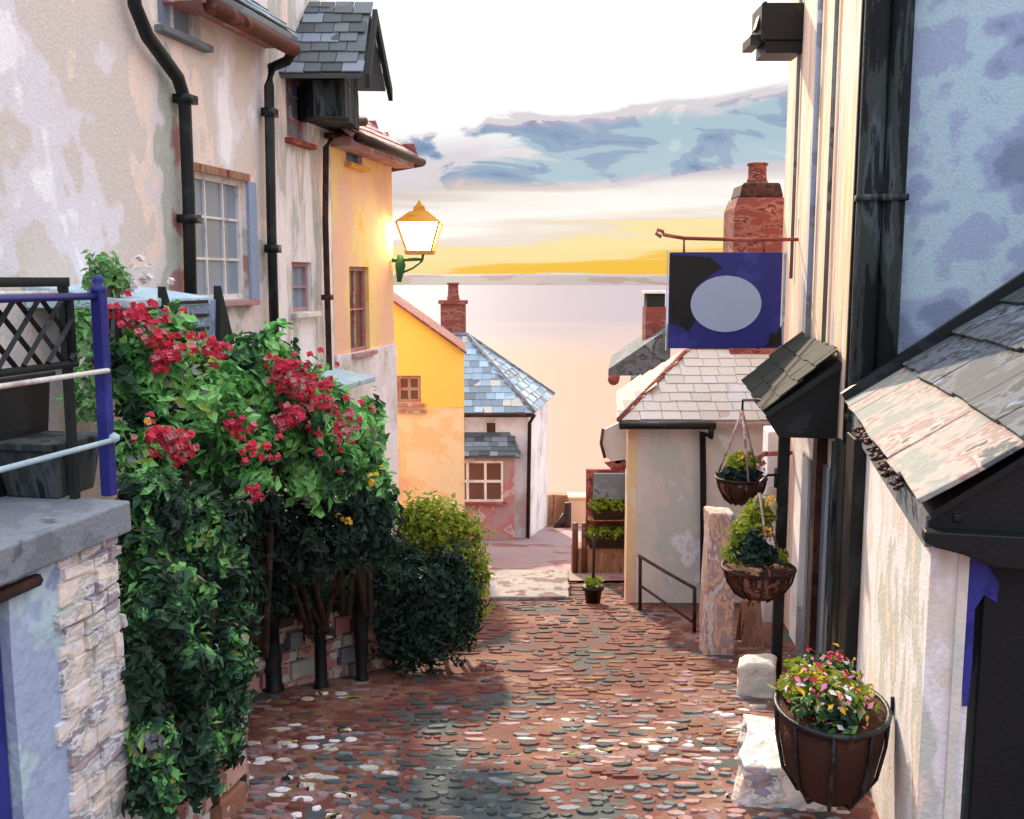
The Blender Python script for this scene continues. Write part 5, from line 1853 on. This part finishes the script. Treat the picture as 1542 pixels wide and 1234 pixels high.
def window_box(label, x0, x1, y0, y1, Y):
    a, b = at(x0, y1, Y), at(x1, y1, Y)
    t = thing('flower_box', label, 'flower box', V(((a.x + b.x) / 2, Y, a.z)), 'flower boxes by the cream cottage')
    mb = MB()
    zt = at(x0, (y0 + y1) / 2, Y).z
    mb.hexa([V((a.x + 0.05, Y, a.z)), V((b.x - 0.05, Y, a.z)), V((b.x - 0.05, Y + 0.2, a.z)), V((a.x + 0.05, Y + 0.2, a.z))],
            [V((a.x, Y - 0.03, zt)), V((b.x, Y - 0.03, zt)), V((b.x, Y + 0.23, zt)), V((a.x, Y + 0.23, zt))])
    mb.build('box', M['dbrown'], t, bevel=0.01)
    mb = MB()
    n = 4
    leaves(mb, [(V((a.x + (b.x - a.x) * (q + 0.5) / n, Y + 0.08, zt + 0.07)), ((b.x - a.x) / n * 0.75, 0.17, 0.14)) for q in range(n)], 420, 0.08)
    mb.build('foliage', M['leaf_lime'], t)
    return t


window_box('upper dark flower box of lime plants under the slate grey board', 890, 942, 752, 784, YT - 0.05)
window_box('lower dark flower box of lime plants on the brown cupboard', 884, 945, 794, 826, YT - 0.05)
mb = MB()
a, b = at(893, 752, YT + 0.1), at(942, 714, YT + 0.1)
mb.hexa([V((a.x, YT + 0.05, a.z)), V((b.x, YT + 0.05, a.z)), V((b.x, YT + 0.2, a.z)), V((a.x, YT + 0.2, a.z))], [V((a.x + 0.02, YT + 0.12, b.z)), V((b.x, YT + 0.12, b.z)), V((b.x, YT + 0.2, b.z)), V((a.x + 0.02, YT + 0.2, b.z))])
tag(mb.build('notice_board', M['grey'], None, bevel=0.008), 'plain slate grey board standing above the flower boxes', 'board')

# oval sign on the corner of the cream cottage
YO = 14.3
os_ = thing('hanging_sign', 'small shield shaped cream sign with brown edge on the corner of the cream cottage', 'sign', at(925, 712, YO))
pts = [(908, 648), (925, 640), (944, 632), (944, 690), (930, 700), (914, 690), (907, 670)]
mb = MB()
mb.prism([at(x, y, YO) for x, y in pts], V((0, 0.08, 0)))
mb.build('board', M['cream'], os_, bevel=0.008)
mb = MB()
mb.tube([at(908, 646, YO - 0.02), at(905, 668, YO - 0.02), at(911, 690, YO - 0.02)], 0.022, 6)
mb.build('edge_strip', M['brown'], os_)
mb = MB()
mb.prism([at(x, y, YO) for x, y in ((910, 697), (942, 692), (945, 706), (926, 712))], V((0, 0.1, 0)))
mb.build('foot', M['redbrown'], os_)

# far low wall, gate pier and posts beyond the pavement
YF = 26.0
mb = MB()
a, b = at(822, 795, YF), at(862, 795, YF)
mb.obox(V((a.x - 0.3, YF, gz(YF) - 0.4)), V((b.x - a.x + 0.3, 0, 0)), V((0, 0.3, 0)), V((0, 0, at(840, 746, YF).z - gz(YF) + 0.4)))
tag(mb.build('garden_wall', M['wood'], None, bevel=0.02, sub=3, jitter=0.02), 'low brown wall at the far end of the lane beside the white cottage', 'wall')
mb = MB()
a, b = at(858, 795, YF - 0.6), at(900, 795, YF - 0.6)
mb.obox(V((a.x, YF - 0.6, gz(YF) - 0.4)), V((b.x - a.x, 0, 0)), V((0, 0.5, 0)), V((0, 0, at(875, 752, YF - 0.6).z - gz(YF) + 0.4)))
mb.obox(V((a.x - 0.05, YF - 0.65, at(875, 752, YF - 0.6).z + 0.002)), V((b.x - a.x + 0.1, 0, 0)), V((0, 0.6, 0)), V((0, 0, 0.07)))
tag(mb.build('gate_pier', M['apricot'], None, bevel=0.02), 'pale apricot rendered pier at the far end of the lane left of the flower boxes', 'pier')
mb = MB()
c = at(852, 790, YF - 0.9)
mb.tube([V((c.x, c.y, gz(YF) - 0.3)), V((c.x + 0.05, c.y, at(852, 746, YF).z))], [0.13, 0.09], 8)
mb.tube([V((c.x - 0.3, c.y, at(836, 784, YF).z - 0.1)), V((c.x, c.y, at(846, 764, YF).z))], 0.1, 8)
tag(mb.build('bollard', M['dbrown'], None), 'dark brown leaning timber post before the far apricot pier', 'post')

# a white marker stone at the hedge and a small boulder
for px_, py_, hh_, lab in ((737, 868, 26, 'slim white marker stone at the right edge of the hedge'), (693, 962, 22, 'small white marker stone at the foot of the hedge')):
    c = onG(px_, py_ + 10)
    k = c.y / FPX
    mb = MB()
    mb.hexa([c + V((a * 4 * k, b * 4 * k, -0.05)) for a, b in ((-1, -1), (1, -1), (1, 1), (-1, 1))], [c + V((a * 3 * k, b * 3 * k, hh_ * k)) for a, b in ((-1, -1), (1, -1), (1, 1), (-1, 1))])
    tag(mb.build('marker_stone', M['white'], None, bevel=0.012), lab, 'stone', 'white marker stones')
